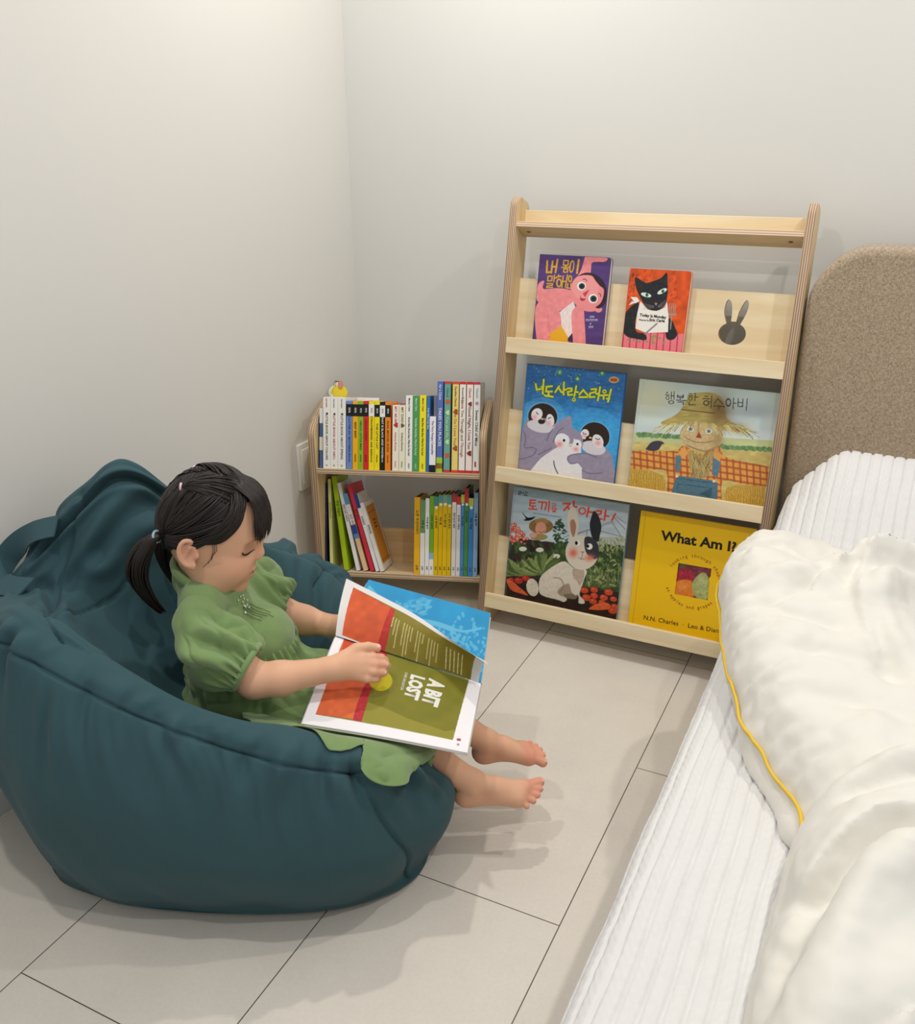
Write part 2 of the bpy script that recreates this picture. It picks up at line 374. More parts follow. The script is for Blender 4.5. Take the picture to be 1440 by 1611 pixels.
def headboard():
    w, h, r = 1.15, .972, .11
    h -= .015; x0 = .016
    pr = [(x0, .06), (x0, h-r)]+[(x0+r-r*math.cos(a), h-r+r*math.sin(a)) for a in [math.pi/2*k/8 for k in range(1, 9)]]
    pr += [(w-r+r*math.sin(a), h-r+r*math.cos(a)) for a in [math.pi/2*k/8 for k in range(0, 9)]]+[(w, .06)]
    M = Matrix(((1, 0, 0, 0), (0, 0, -1, -.045), (0, 1, 0, 0), (0, 0, 0, 1)))
    o = curve2d('headboard', [pr], .035, fabric_beige(), hb, M, bev=.015, res=4)
    for p in o.data.polygons: p.use_smooth = True
    o.data.set_sharp_from_angle(angle=.7)
headboard()
# ---------------------------------------------------------------- implicit surfaces meshed with surface nets
class Field:
    def __init__(s, lo, hi, h):
        s.h = h; s.lo = np.array(lo, float); n = np.ceil((np.array(hi)-s.lo)/h).astype(int)+1; s.n = n
        s.ax = [s.lo[i]+h*np.arange(n[i]) for i in range(3)]; s.F = np.full(n, .05, np.float32)
    def win(s, lo, hi):
        a = np.clip(np.floor((np.array(lo)-s.lo)/s.h).astype(int), 0, s.n-1); b = np.clip(np.ceil((np.array(hi)-s.lo)/s.h).astype(int)+1, 1, s.n)
        if (b <= a).any(): return None, None
        sl = tuple(slice(a[i], b[i]) for i in range(3)); return sl, np.stack(np.meshgrid(*[s.ax[i][sl[i]] for i in range(3)], indexing='ij'), -1)
    def comb(s, sl, d, k, sub=False):
        f = s.F[sl]
        if sub:
            d = -d; hh = np.maximum(k-np.abs(f-d), 0)/k if k > 0 else 0; s.F[sl] = np.maximum(f, d)+hh*hh*k*.25
        else:
            hh = np.maximum(k-np.abs(f-d), 0)/k if k > 0 else 0; s.F[sl] = np.minimum(f, d)-hh*hh*k*.25
    def cone(s, a, b, ra, rb, k=.01, sub=False, sc=(1, 1, 1)):
        """tapered capsule from a to b"""
        a = np.array(a, float); b = np.array(b, float); m = max(ra, rb)+k+2*s.h
        sl, P = s.win(np.minimum(a, b)-m, np.maximum(a, b)+m)
        if sl is None: return
        d = b-a; L2 = d@d+1e-12; t = np.clip(((P-a)@d)/L2, 0, 1); q = P-a-t[..., None]*d
        s.comb(sl, np.linalg.norm(q, axis=-1)-(ra+(rb-ra)*t), k, sub)
    def ell(s, c, r, k=.01, R=None, sub=False):
        c = np.array(c, float); r = np.array(r, float); m = r.max()+k+2*s.h; sl, P = s.win(c-m, c+m)
        if sl is None: return
        Q = P-c
        if R is not None: Q = Q @ np.array(R)
        k0 = np.linalg.norm(Q/r, axis=-1); k1 = np.linalg.norm(Q/(r*r), axis=-1)+1e-9; s.comb(sl, k0*(k0-1)/k1, k, sub)
    def mesh(s, smooth=2):
        F = s.F; n = F.shape; c = []; S = F < 0; cnt = np.zeros([v-1 for v in n], np.int8)
        for i in (0, 1):
            for j in (0, 1):
                for k in (0, 1): cnt += S[i:n[0]-1+i, j:n[1]-1+j, k:n[2]-1+k]
        I = np.argwhere((cnt > 0) & (cnt < 8)); idx = -np.ones(cnt.shape, np.int64); idx[tuple(I.T)] = np.arange(len(I))
        co = [(i, j, k) for i in (0, 1) for j in (0, 1) for k in (0, 1)]; val = {c_: F[I[:, 0]+c_[0], I[:, 1]+c_[1], I[:, 2]+c_[2]] for c_ in co}
        acc = np.zeros((len(I), 3)); w = np.zeros(len(I))
        for a in co:
            for ax in range(3):
                if a[ax]: continue
                b = list(a); b[ax] = 1; b = tuple(b); fa, fb = val[a], val[b]; m = (fa < 0) != (fb < 0)
                t = fa/(fa-fb+1e-20); p = np.tile(np.array(a, float), (len(I), 1)); p[:, ax] = t; acc[m] += p[m]; w[m] += 1
        V = s.lo+(I+acc/w[:, None])*s.h; Q = []
        for ax in range(3):
            o1, o2 = [(1, 2), (2, 0), (0, 1)][ax]; sl0 = [slice(None)]*3; sl1 = [slice(None)]*3; sl0[ax] = slice(0, -1); sl1[ax] = slice(1, None)
            A, B = S[tuple(sl0)], S[tuple(sl1)]; E = np.argwhere(A != B); E = E[(E[:, o1] > 0) & (E[:, o2] > 0) & (E[:, o1] < n[o1]-1) & (E[:, o2] < n[o2]-1)]
            ins = A[tuple(E.T)]; q = []
            for d1, d2 in ((-1, -1), (0, -1), (0, 0), (-1, 0)):
                e = E.copy(); e[:, o1] += d1; e[:, o2] += d2; q.append(idx[tuple(e.T)])
            q = np.stack(q, -1); q[~ins] = q[~ins][:, ::-1]; Q.append(q)
        Q = np.concatenate(Q); Q = Q[(Q >= 0).all(1)]
        for _ in range(smooth): V = lap(V, Q, .5)
        return V, Q
def lap(V, Q, lam=.5):
    nv = len(V); s = np.zeros((nv, 3)); c = np.zeros(nv)
    for a, b in ((0, 1), (1, 2), (2, 3), (3, 0)):
        for x, y in ((a, b), (b, a)):
            for ax in range(3): s[:, ax] += np.bincount(Q[:, x], V[Q[:, y], ax], nv)
            c += np.bincount(Q[:, x], minlength=nv)
    return V+lam*(s/np.maximum(c, 1)[:, None]-V)
def vnormals(V, Q):
    n = np.cross(V[Q[:, 2]]-V[Q[:, 0]], V[Q[:, 3]]-V[Q[:, 1]]); N_ = np.zeros_like(V)
    for i in range(4):
        for ax in range(3): N_[:, ax] += np.bincount(Q[:, i], n[:, ax], len(V))
    return N_/(np.linalg.norm(N_, axis=1)[:, None]+1e-12)
def pdist2(X, Y, P, closed=False):
    """distance from points to a polyline in 2-D, and the parameter along it"""
    P = np.asarray(P, float); D = np.full(X.shape, 1e9); T_ = np.zeros(X.shape); n = len(P); m = n if closed else n-1
    for i in range(m):
        a, b = P[i], P[(i+1) % n]; d = b-a; t = np.clip(((X-a[0])*d[0]+(Y-a[1])*d[1])/(d@d+1e-12), 0, 1); q = np.hypot(X-a[0]-t*d[0], Y-a[1]-t*d[1])
        u = q < D; D = np.where(u, q, D); T_ = np.where(u, (i+t)/m, T_)
    return D, T_
def inpoly(X, Y, P):
    P = np.asarray(P, float); r = np.zeros(X.shape, bool)
    for (ax, ay), (bx, by) in zip(P, np.roll(P, -1, 0)):
        if ay != by: r ^= ((ay > Y) != (by > Y)) & (X < (bx-ax)*(Y-ay)/(by-ay)+ax)
    return r
# ---------------------------------------------------------------- printed artwork: colours computed per vertex of a fine flat grid
def homog(src):
    """unit square (0,0)(1,0)(1,1)(0,1) [u right, v down] -> src quad"""
    A = []; b = []
    for (u, v), (x, y) in zip(((0, 0), (1, 0), (1, 1), (0, 1)), src):
        A.append([u, v, 1, 0, 0, 0, -x*u, -x*v]); b.append(x); A.append([0, 0, 0, u, v, 1, -y*u, -y*v]); b.append(y)
    h = np.linalg.solve(np.array(A, float), np.array(b, float)); return np.append(h, 1).reshape(3, 3)
def col(c): return np.array([int(c[i:i+2], 16)/255 for i in (1, 3, 5)]) if isinstance(c, str) else np.array(c, float)
class Art:
    SS = 2
    def __init__(s, nx, ny, src, bil=False):
        s.nx, s.ny = nx, ny; H = homog(src)
        u, v = np.meshgrid((np.arange(nx*s.SS)+.5)/(nx*s.SS), (np.arange(ny*s.SS)+.5)/(ny*s.SS))
        w = H[2, 0]*u+H[2, 1]*v+H[2, 2]
        s.X = (H[0, 0]*u+H[0, 1]*v+H[0, 2])/w; s.Y = (H[1, 0]*u+H[1, 1]*v+H[1, 2])/w; s.u, s.v = u, v
        if bil:
            q = np.array(src, float); s.X, s.Y = [q[0, k]*(1-u)*(1-v)+q[1, k]*u*(1-v)+q[2, k]*u*v+q[3, k]*(1-u)*v for k in (0, 1)]
        s.C = np.ones(u.shape+(3,)); s.P3 = np.stack([s.X, s.Y, 0*s.X], -1)
    def noise(s, sc, seed=0, sx=1, sy=1): return vnoise(np.stack([s.X*sx, s.Y*sy, 0*s.X], -1), 1/sc, seed)
    def put(s, m, c, a=1.0, tex=0, tsc=12, sx=1, sy=1):
        c = col(c); m = np.asarray(m, float)*a
        if tex: c = c[None, None]*(1+tex*s.noise(tsc, 3, sx, sy))[..., None]
        s.C = s.C*(1-m[..., None])+c*m[..., None]
    def pin(s, P):
        P = np.asarray(P, float); m = np.zeros(s.X.shape, bool); x0, y0 = P.min(0); x1, y1 = P.max(0)
        bb = (s.X >= x0) & (s.X <= x1) & (s.Y >= y0) & (s.Y <= y1); X = s.X[bb]; Y = s.Y[bb]; r = np.zeros(X.shape, bool)
        for (ax, ay), (bx, by) in zip(P, np.roll(P, -1, 0)):
            if ay == by: continue
            c = ((ay > Y) != (by > Y)) & (X < (bx-ax)*(Y-ay)/(by-ay)+ax); r ^= c
        m[bb] = r; return m
    def poly(s, P, c, **k): s.put(s.pin(P), c, **k)
    def blob(s, P, c, **k): s.put(s.pin(crom(P, 6, True)), c, **k)
    def ell(s, x, y, rx, ry, c, rot=0, **k):
        a = math.radians(rot); dx, dy = s.X-x, s.Y-y; p = dx*math.cos(a)+dy*math.sin(a); q = -dx*math.sin(a)+dy*math.cos(a)
        s.put((p/rx)**2+(q/ry)**2 < 1, c, **k)
    def soft(s, x, y, rx, ry, c, a=1.0): s.put(np.exp(-(((s.X-x)/rx)**2+((s.Y-y)/ry)**2)*1.2), c, a)
    def line(s, P, w, c, curve=False, w1=None, **k):
        P = crom(P, 6) if curve else np.asarray(P, float); m = np.zeros(s.X.shape, bool); n = len(P)-1
        x0, y0 = P.min(0)-w; x1, y1 = P.max(0)+w; bb = (s.X >= x0) & (s.X <= x1) & (s.Y >= y0) & (s.Y <= y1); X = s.X[bb]; Y = s.Y[bb]; r = np.zeros(X.shape, bool)
        for i in range(n):
            a, b = P[i], P[i+1]; d = b-a; t = np.clip(((X-a[0])*d[0]+(Y-a[1])*d[1])/(d@d+1e-9), 0, 1)
            ww = w if w1 is None else w+(w1-w)*(i+t)/n
            r |= np.hypot(X-a[0]-t*d[0], Y-a[1]-t*d[1]) < ww/2
        m[bb] = r; s.put(m, c, **k)
    def lines(s, L, w, c, **k):
        for P in L: s.line(P, w, c, **k)
    def result(s):
        q = s.C.reshape(s.ny, s.SS, s.nx, s.SS, 3).mean((1, 3)); return np.clip(q, 0, 1)
m_print = mat('printed_cover', '#808080', rough=.35, spec=.4, vcol='print')
m_printm = mat('printed_page', '#808080', rough=.6, spec=.25, vcol='print')
def art_mesh(name, rgb, surf, m, parent, double=False):
    """grid of vertices; surf(u,v)->points ; rgb (ny,nx,3) sRGB"""
    ny, nx = rgb.shape[:2]; u, v = np.meshgrid(np.linspace(0, 1, nx), np.linspace(0, 1, ny))
    V = surf(u.ravel(), v.ravel()); i = np.arange(nx*ny).reshape(ny, nx)
    Fq = np.stack([i[1:, :-1], i[1:, 1:], i[:-1, 1:], i[:-1, :-1]], -1).reshape(-1, 4)
    o = mesh_obj(name, V, Fq, m, parent, smooth=True)
    a = o.data.color_attributes.new('print', 'FLOAT_COLOR', 'POINT'); L_ = np.where(rgb <= .04045, rgb/12.92, ((rgb+.055)/1.055)**2.4)
    a.data.foreach_set('color', np.concatenate([L_.reshape(-1, 3), np.ones((nx*ny, 1))], 1).astype(np.float32).ravel()); return o

def art_body():        # purple cover, pink child in a yoga pose
    A = Art(190, 242, [(262, 88), (1274, 137), (1125, 1536), (141, 1442)])
    A.put(np.ones(A.X.shape), '#543a78', tex=.12, tsc=60, sx=.3)
    g = '#d9a52e'; S = A.lines
    S([[(365, 185), (355, 350), (410, 345)], [(440, 190), (420, 355)], [(510, 165), (480, 350)], [(430, 270), (490, 265)]], 26, g)
    S([[(598, 185), (595, 245), (655, 245), (665, 180), (598, 178)], [(625, 250), (625, 275)], [(570, 278), (680, 275)], [(600, 300), (595, 345), (650, 345), (655, 300), (600, 298)]], 18, g)
    A.ell(712, 265, 36, 92, g, rot=8); A.ell(714, 265, 17, 68, '#543a78', rot=8); S([[(812, 170), (785, 360)]], 28, g)
    S([[(375, 405), (368, 470), (425, 470), (435, 405), (375, 403)], [(465, 390), (455, 480)], [(460, 430), (490, 430)], [(360, 510), (440, 510), (435, 535), (360, 545), (355, 568), (440, 565)]], 18, g)
    S([[(495, 415), (560, 405)], [(525, 385), (525, 400)], [(590, 400), (570, 565)], [(650, 385), (620, 565)], [(580, 480), (635, 478)]], 19, g)
    A.ell(530, 500, 42, 65, g); A.ell(531, 500, 20, 42, '#543a78'); A.ell(688, 440, 32, 52, g); A.ell(689, 440, 13, 30, '#543a78'); S([[(650, 570), (655, 510)], [(700, 575), (700, 510)], [(640, 572), (720, 578)]], 18, g)
    pk, pd, pl = '#ee8f92', '#dd6f78', '#f4a9a5'
    A.blob([(915, 118), (1060, 112), (1215, 140), (1180, 195), (1010, 205), (985, 300), (965, 370), (800, 420), (850, 300), (880, 200)], pk, tex=.06, tsc=40)
    A.blob([(230, 530), (275, 480), (295, 470), (320, 480), (310, 585), (500, 575), (680, 600), (760, 680), (740, 780), (530, 905), (400, 860), (230, 770), (205, 640)], pk, tex=.06, tsc=40)
    A.poly([(530, 925), (735, 765), (780, 900), (740, 1195), (660, 1290), (560, 1110)], '#f0dfdc', tex=.05, tsc=14, sy=.4)
    A.poly([(400, 1215), (560, 1110), (665, 1290), (660, 1480), (390, 1480)], '#eab024')
    A.poly([(660, 1290), (740, 1190), (760, 1330), (650, 1330)], '#33224f')
    A.blob([(240, 780), (330, 730), (430, 790), (530, 900), (560, 1100), (470, 1180), (400, 1230), (390, 1470), (250, 1470), (200, 1200), (190, 900)], pk, tex=.07, tsc=50)
    A.line([(370, 900), (380, 1050), (400, 1230)], 7, pd, curve=True)
    A.ell(945, 640, 245, 280, pk, rot=-28); A.ell(905, 560, 190, 190, pl, a=.5)
    A.blob([(740, 870), (810, 815), (870, 850), (890, 1000), (900, 1520), (760, 1520), (710, 1100), (710, 940)], pk, tex=.05, tsc=50)
    A.ell(1090, 880, 52, 44, pk)
    A.blob([(800, 400), (900, 355), (1000, 360), (1100, 410), (1180, 510), (1210, 640), (1190, 780), (1120, 860), (1050, 850), (1120, 790), (1160, 690), (1165, 590), (1110, 540), (1050, 470), (1000, 400), (900, 385)], '#33202c')
    for x, y, r in ((850, 545, 62), (1015, 725, 66)):
        A.ell(x, y, r, r, '#f6f4ee'); A.ell(x+5, y+2, r*.72, r*.72, '#33454a'); A.ell(x+5, y+2, r*.4, r*.4, '#12181c')
    A.poly([(965, 595), (865, 650), (900, 705)], '#c84052'); A.blob([(830, 680), (845, 715), (905, 725), (925, 715), (880, 755), (835, 745)], '#b52340')
    A.line([(870, 450), (905, 445), (925, 475)], 10, '#3c2430', curve=True); A.line([(1095, 650), (1120, 665), (1122, 695)], 10, '#3c2430', curve=True)
    for k, (x, y, w) in enumerate(((1010, 990, 80), (1000, 1035, 180), (990, 1090, 40), (990, 1135, 70))):
        for j in range(int(w/22)): A.line([(x-w/2+j*22, y-12), (x-w/2+j*22+12, y-12), (x-w/2+j*22+4, y+12)], 6, '#e8e4ee')
    return A.result()
def art_cat():         # orange cover, generic black cat with a white bib
    A = Art(150, 200, [(110, 61), (609, 88), (516, 836), (29, 790)])
    A.put(np.ones(A.X.shape), '#d9541f', tex=.15, tsc=40)
    r = random.Random(3)
    for _ in range(150):
        x, y = r.choice([(r.uniform(90, 300), r.uniform(60, 200)), (r.uniform(410, 500), r.uniform(80, 420)), (r.uniform(70, 150), r.uniform(90, 330))]); A.line([(x, y), (x-10, y+18)], 2.5, '#6b2a1c')
    A.poly([(20, 590), (560, 600), (500, 840), (10, 800)], '#e8808a')
    for k in range(9): A.line([(55+55*k, 595), (35+55*k, 830)], 10, '#c4355a')
    for k in range(12): A.ell(r.uniform(40, 480), r.uniform(610, 700), 12, 8, '#8a9a5a')
    bk = '#24262a'
    A.blob([(175, 340), (110, 380), (60, 450), (45, 560), (80, 620), (150, 640), (235, 650), (230, 600), (160, 580), (150, 500), (170, 420)], bk, tex=.2, tsc=20)
    A.blob([(400, 480), (440, 480), (470, 540), (490, 600), (460, 645), (405, 640), (395, 570)], bk, tex=.2, tsc=20)
    A.poly([(190, 330), (250, 400), (320, 412), (385, 385), (408, 335), (420, 460), (415, 585), (240, 592), (150, 555), (165, 430)], '#efece4')
    A.poly([(110, 295), (165, 300), (185, 330), (150, 350)], '#efece4'); A.poly([(185, 330), (95, 365), (120, 335)], '#efece4')
    A.blob([(150, 135), (235, 180), (300, 165), (360, 140), (405, 98), (412, 180), (412, 260), (400, 340), (360, 395), (300, 410), (240, 385), (195, 310), (160, 230)], bk, tex=.3, tsc=14)
    for x, y, a in ((238, 280, 15), (368, 250, -28)):
        A.ell(x, y, 43, 17, '#dfe8e2', rot=a); A.ell(x+6, y, 13, 15, '#3f8f6f'); A.ell(x+6, y, 4, 13, '#101010')
    A.poly([(305, 345), (330, 345), (318, 370)], '#e07a80')
    for k in range(5):
        A.line([(300, 372+k*3), (215, 350+k*12)], 2, '#9a9a9a'); A.line([(335, 370+k*3), (400, 320+k*14)], 2, '#9a9a9a')
    A.line([(228, 600), (325, 515)], 13, '#8c8c8e'); A.line([(435, 560), (445, 450)], 9, '#9c9892')
    for k in range(4): A.line([(425+k*16, 430), (430+k*16, 350)], 6, '#9c9892')
    A.line([(425, 440), (478, 440)], 14, '#9c9892')
    return A.result()
def art_penguins():
    A = Art(230, 270, [(211, 85), (1331, 199), (1182, 1530), (98, 1360)])
    t = sstep(300, 800, A.Y-.08*A.X); C0, C1 = col('#2f6fb0'), col('#3d9fe0'); A.C = C0*(1-t[..., None])+C1*t[..., None]
    A.C = A.C*(1+.10*A.noise(35, 1, 1, 2))[..., None]+.03*A.noise(90, 2)[..., None]
    A.ell(960, 920, 330, 330, '#49aee8', a=.35); A.ell(380, 700, 250, 230, '#6db6e6', a=.35)
    r = random.Random(8)
    for _ in range(60): A.ell(r.uniform(220, 1300), r.uniform(110, 420), 5, 5, r.choice(['#cfe6f2', '#b8d860', '#e8efc0']), a=.9)
    for x, y in ((577, 187), (1058, 195), (778, 260)): A.soft(x, y, 26, 26, '#7fd04a'); A.ell(x, y, 9, 14, '#d8f07a')
    gr, gl, dk = '#9b93ab', '#b7b2c2', '#2e221e'
    A.blob([(190, 740), (300, 700), (520, 760), (640, 700), (700, 685), (715, 760), (700, 820), (560, 900), (540, 1400), (40, 1400), (120, 1000)], gr, tex=.06, tsc=30)
    A.blob([(1060, 1050), (1140, 1090), (1180, 1200), (1200, 1600), (700, 1600), (800, 1150)], gr, tex=.06, tsc=30)
    def head(x, y, rx, ry, rot):
        A.ell(x, y, rx+14, ry+14, '#8fc4e4', rot=rot, a=.5); A.ell(x, y, rx, ry, dk, rot=rot)
    head(385, 690, 165, 150, 10); A.ell(375, 800, 150, 95, gl, a=.8)
    A.blob([(215, 730), (300, 820), (420, 860), (500, 840), (520, 770), (470, 900), (250, 900), (180, 800)], gr)
    A.ell(318, 665, 62, 72, '#ece8ea', rot=25); A.ell(470, 730, 44, 70, '#ece8ea', rot=-10); A.ell(355, 800, 150, 70, '#d9d6de', rot=12)
    A.ell(372, 745, 40, 30, dk); A.line([(362, 710), (378, 722), (392, 720)], 9, '#f0d890', curve=True)
    A.line([(312, 640), (332, 665)], 10, '#1c1612'); A.line([(445, 712), (475, 700)], 10, '#1c1612'); A.soft(290, 695, 32, 28, '#eeb0b4'); A.soft(452, 762, 30, 28, '#eeb0b4')
    head(975, 915, 168, 160, 22); A.ell(960, 1045, 140, 75, '#d9d6de', rot=15)
    A.ell(860, 890, 48, 58, '#ece8ea', rot=20); A.ell(1010, 970, 60, 82, '#ece8ea', rot=-25); A.ell(910, 935, 38, 30, dk); A.ell(925, 930, 18, 9, '#f0d890', rot=15)
    A.line([(842, 870), (858, 890), (880, 885)], 9, '#1c1612', curve=True); A.line([(985, 935), (1008, 950), (1032, 940)], 9, '#1c1612', curve=True); A.soft(855, 905, 26, 24, '#eeb0b4'); A.soft(1010, 992, 38, 30, '#eda3ab')
    A.ell(665, 980, 178, 170, gr, rot=15); A.blob([(640, 900), (600, 1000), (480, 1080), (330, 1200), (250, 1400), (760, 1500), (830, 1280), (820, 1080), (800, 980)], '#e9e8ee', tex=.03, tsc=14)
    A.ell(600, 960, 80, 80, '#eeeef2'); A.ell(775, 1010, 52, 60, '#eeeef2'); A.blob([(660, 880), (720, 900), (735, 960), (705, 1030), (680, 1010), (690, 950)], gr)
    A.ell(626, 960, 14, 16, '#0e0c0c'); A.ell(778, 1003, 13, 14, '#0e0c0c'); A.ell(700, 1010, 26, 14, '#e6deb0'); A.soft(575, 1005, 40, 36, '#f0969c'); A.soft(762, 1060, 32, 26, '#f0969c')
    A.blob([(665, 1170), (700, 1130), (850, 1110), (1000, 1150), (1120, 1180), (1140, 1290), (900, 1320), (780, 1220), (700, 1225)], gr, tex=.05, tsc=30)
    ol = '#6b6480'
    A.lines([[(1000, 1155), (850, 1108), (700, 1128), (665, 1170), (700, 1225), (770, 1215)], [(500, 830), (455, 890), (430, 970)], [(165, 850), (190, 930), (180, 1040), (270, 1040), (310, 1070), (270, 1130), (150, 1170), (90, 1160)], [(830, 1300), (920, 1335), (1060, 1330)], [(330, 1120), (480, 1050)], [(620, 820), (560, 860), (500, 980)]], 9, ol, curve=True)
    A.line([(510, 1195), (520, 1260), (555, 1335)], 11, '#3a3540', curve=True)
    A.lines([[(240, 100), (200, 400), (150, 850), (90, 1300)]], 5, '#2a5f98', a=.6)
    def ko(c, w):
        A.lines([[(305, 320), (315, 385), (370, 375)], [(395, 270), (385, 430)], [(372, 350), (392, 350)], [(425, 350), (490, 345)], [(430, 350), (420, 405), (490, 405)], [(452, 405), (450, 455)], [(405, 450), (500, 465)],
                 [(570, 345), (525, 412)], [(562, 360), (600, 415)], [(625, 300), (620, 440)], [(628, 380), (650, 385)], [(665, 370), (715, 370), (712, 400), (668, 408), (672, 445), (720, 440)], [(765, 345), (742, 460)], [(755, 410), (785, 412)],
                 [(845, 385), (800, 440)], [(845, 390), (895, 445)], [(800, 468), (890, 468)], [(935, 380), (990, 375), (985, 410), (920, 425), (915, 470), (975, 465)], [(1035, 355), (1010, 505)], [(990, 430), (1020, 430)],
                 [(1040, 450), (1120, 445)], [(1075, 450), (1075, 490)], [(1160, 380), (1125, 520)], [(1110, 485), (1140, 485)]], w, c)
        for x, y, q, p in ((738, 498, 24, 20), (1085, 405, 26, 22)): A.ell(x, y, q+w/2-12, p+w/2-12+4, c)
    ko('#2e5a35', 34); ko('#e8ea3a', 22)
    for x, y in ((738, 498), (1085, 405)): A.ell(x, y, 11, 9, '#2e5a35')
    A.ell(1192, 272, 56, 36, '#e8c890'); A.ell(1192, 272, 48, 29, '#d8863a'); A.line([(1165, 272), (1215, 275)], 26, '#a85a1c')
    for k in range(12): A.line([(900+k*15, 572+k*1.2), (906+k*15, 574+k*1.2)], 8, '#22446a')
    return A.result()
def art_scarecrow():
    A = Art(300, 262, [(154, 35), (1434, 168), (1270, 1265), (34, 1071)])
    y = A.Y-.06*A.X; t = sstep(60, 480, y)[..., None]; A.C = col('#b9cbc6')*(1-t)+col('#cfdfe2')*t
    A.C = A.C*(1+.05*A.noise(160, 1, .5, 1.5)-.07*sstep(.0, .8, A.noise(200, 4, .5, 1))*sstep(700, 1300, A.X))[..., None]
    A.soft(250, 200, 260, 200, '#ddd8b0', a=.7); A.soft(1200, 330, 250, 70, '#a9b6be', a=.8)
    A.put(y > 515, '#c3cc94', tex=.06, tsc=60, sx=.3); A.put(y > 600, '#cfbd74', tex=.10, tsc=26, sx=.5)
    for x0, x1, yy in ((140, 540, 555), (900, 1350, 665)):
        r = random.Random(x0)
        for k in range(40): xx = x0+(x1-x0)*k/39; A.ell(xx, yy+(xx-x0)*.06-r.uniform(4, 22), 22, 18, r.choice(['#6d9460', '#5d8656', '#7fa26e']))
    def plaid(P):
        m = A.pin(crom(P, 6, True)); A.put(m, '#e9a552', tex=.06, tsc=30)
        for k in range(-4, 26): A.put(m & (np.abs(A.X-(40+60*k)-(A.Y-800)*.05) < 9), '#a8512c', a=.75)
        for k in range(-2, 12): A.put(m & (np.abs(A.Y-(690+58*k)-(A.X-400)*.16) < 9), '#a8512c', a=.75)
    plaid([(60, 700), (250, 690), (470, 690), (560, 640), (700, 720), (860, 640), (920, 740), (1100, 790), (1340, 850), (1320, 1010), (1080, 990), (900, 980), (860, 1300), (420, 1240), (400, 900), (260, 860), (40, 850)])
    A.blob([(600, 690), (700, 730), (820, 690), (800, 800), (760, 930), (640, 920), (600, 800)], '#b39c62')
    r = random.Random(4)
    for _ in range(70): x = r.uniform(610, 800); yy = r.uniform(700, 890); A.line([(x, yy), (x+r.uniform(-40, 40), yy+60)], 4, r.choice(['#8a7444', '#cdb880', '#6e5a34']))
    for P in ([(475, 730), (525, 735), (515, 880), (472, 870)], [(815, 740), (885, 790), (860, 930), (805, 905)]): A.poly(P, '#5b8194', tex=.08, tsc=12)
    A.poly([(490, 915), (640, 935), (820, 960), (860, 985), (850, 1280), (410, 1230), (445, 1040)], '#54788c', tex=.1, tsc=12)
    A.lines([[(490, 940), (830, 985)], [(485, 1040), (500, 990), (805, 1030), (800, 1100)]], 5, '#2e4c60'); A.poly([(690, 1080), (800, 1030), (790, 1120)], '#35566a', a=.8)
    A.ell(488, 920, 14, 14, '#e6e0c0'); A.ell(825, 965, 14, 14, '#e6e0c0')
    A.poly([(480, 730), (560, 640), (590, 720), (545, 760), (500, 715)], '#e7a75a'); A.poly([(830, 650), (890, 720), (880, 790), (820, 750)], '#e7a75a')
    A.put((((A.X-710)/195)**2+((A.Y-545)/150)**2 < 1), '#cdb383', tex=.14, tsc=8)
    A.soft(860, 600, 60, 120, '#8f7548', a=.5)
    for x, yy in ((612, 492), (778, 512)): A.ell(x, yy, 30, 24, '#e6ebe8'); A.ell(x, yy, 19, 17, '#7d97a4'); A.ell(x, yy, 7, 7, '#24343c')
    A.poly([(690, 515), (660, 568), (715, 575)], '#9c3f28'); A.line([(560, 565), (640, 605), (740, 615), (810, 600)], 5, '#6e522f', curve=True)
    A.line([(580, 640), (680, 680), (760, 690), (860, 650)], 14, '#a08a5c', curve=True)
    A.blob([(560, 260), (600, 180), (700, 160), (820, 165), (900, 220), (930, 330), (950, 400), (1100, 490), (1080, 520), (900, 500), (760, 440), (640, 420), (500, 450), (400, 460), (345, 430), (480, 360)], '#b9a75f', tex=.12, tsc=16, sx=.3)
    A.soft(880, 320, 110, 160, '#6b5030', a=.75); A.soft(1040, 480, 70, 40, '#5c4128', a=.7)
    for _ in range(130):
        x = r.uniform(350, 1100); yy = 430+abs(x-640)*.12; d = (x-700)*.35; A.line([(x, yy-10), (x+d, yy+r.uniform(20, 110))], 3.5, r.choice(['#d8cc84', '#a08a48', '#e4dca4', '#7a6434']))
    for _ in range(30): x = r.uniform(900, 1100); A.line([(x, 460), (x+r.uniform(60, 150), 400+r.uniform(0, 200))], 2.5, '#ddd0a0')
    A.blob([(215, 660), (260, 610), (330, 598), (375, 622), (350, 635), (320, 680), (250, 690), (205, 675)], '#413f4c'); A.lines([[(265, 685), (285, 705)], [(290, 685), (305, 708)]], 4, '#2a2830')
    for P in ([(40, 850), (250, 870), (360, 910), (385, 960), (380, 1060), (20, 1010)], [(940, 1020), (1050, 1000), (1290, 1010), (1280, 1190), (920, 1150)]):
        m = A.pin(P); A.put(m, '#d0a94a', tex=.1, tsc=10); A.put(m & (np.abs(np.sin(A.X/7+A.noise(30, 5)*2)) > .93), '#8f6f2a', a=.6)
    bl = '#2c2620'
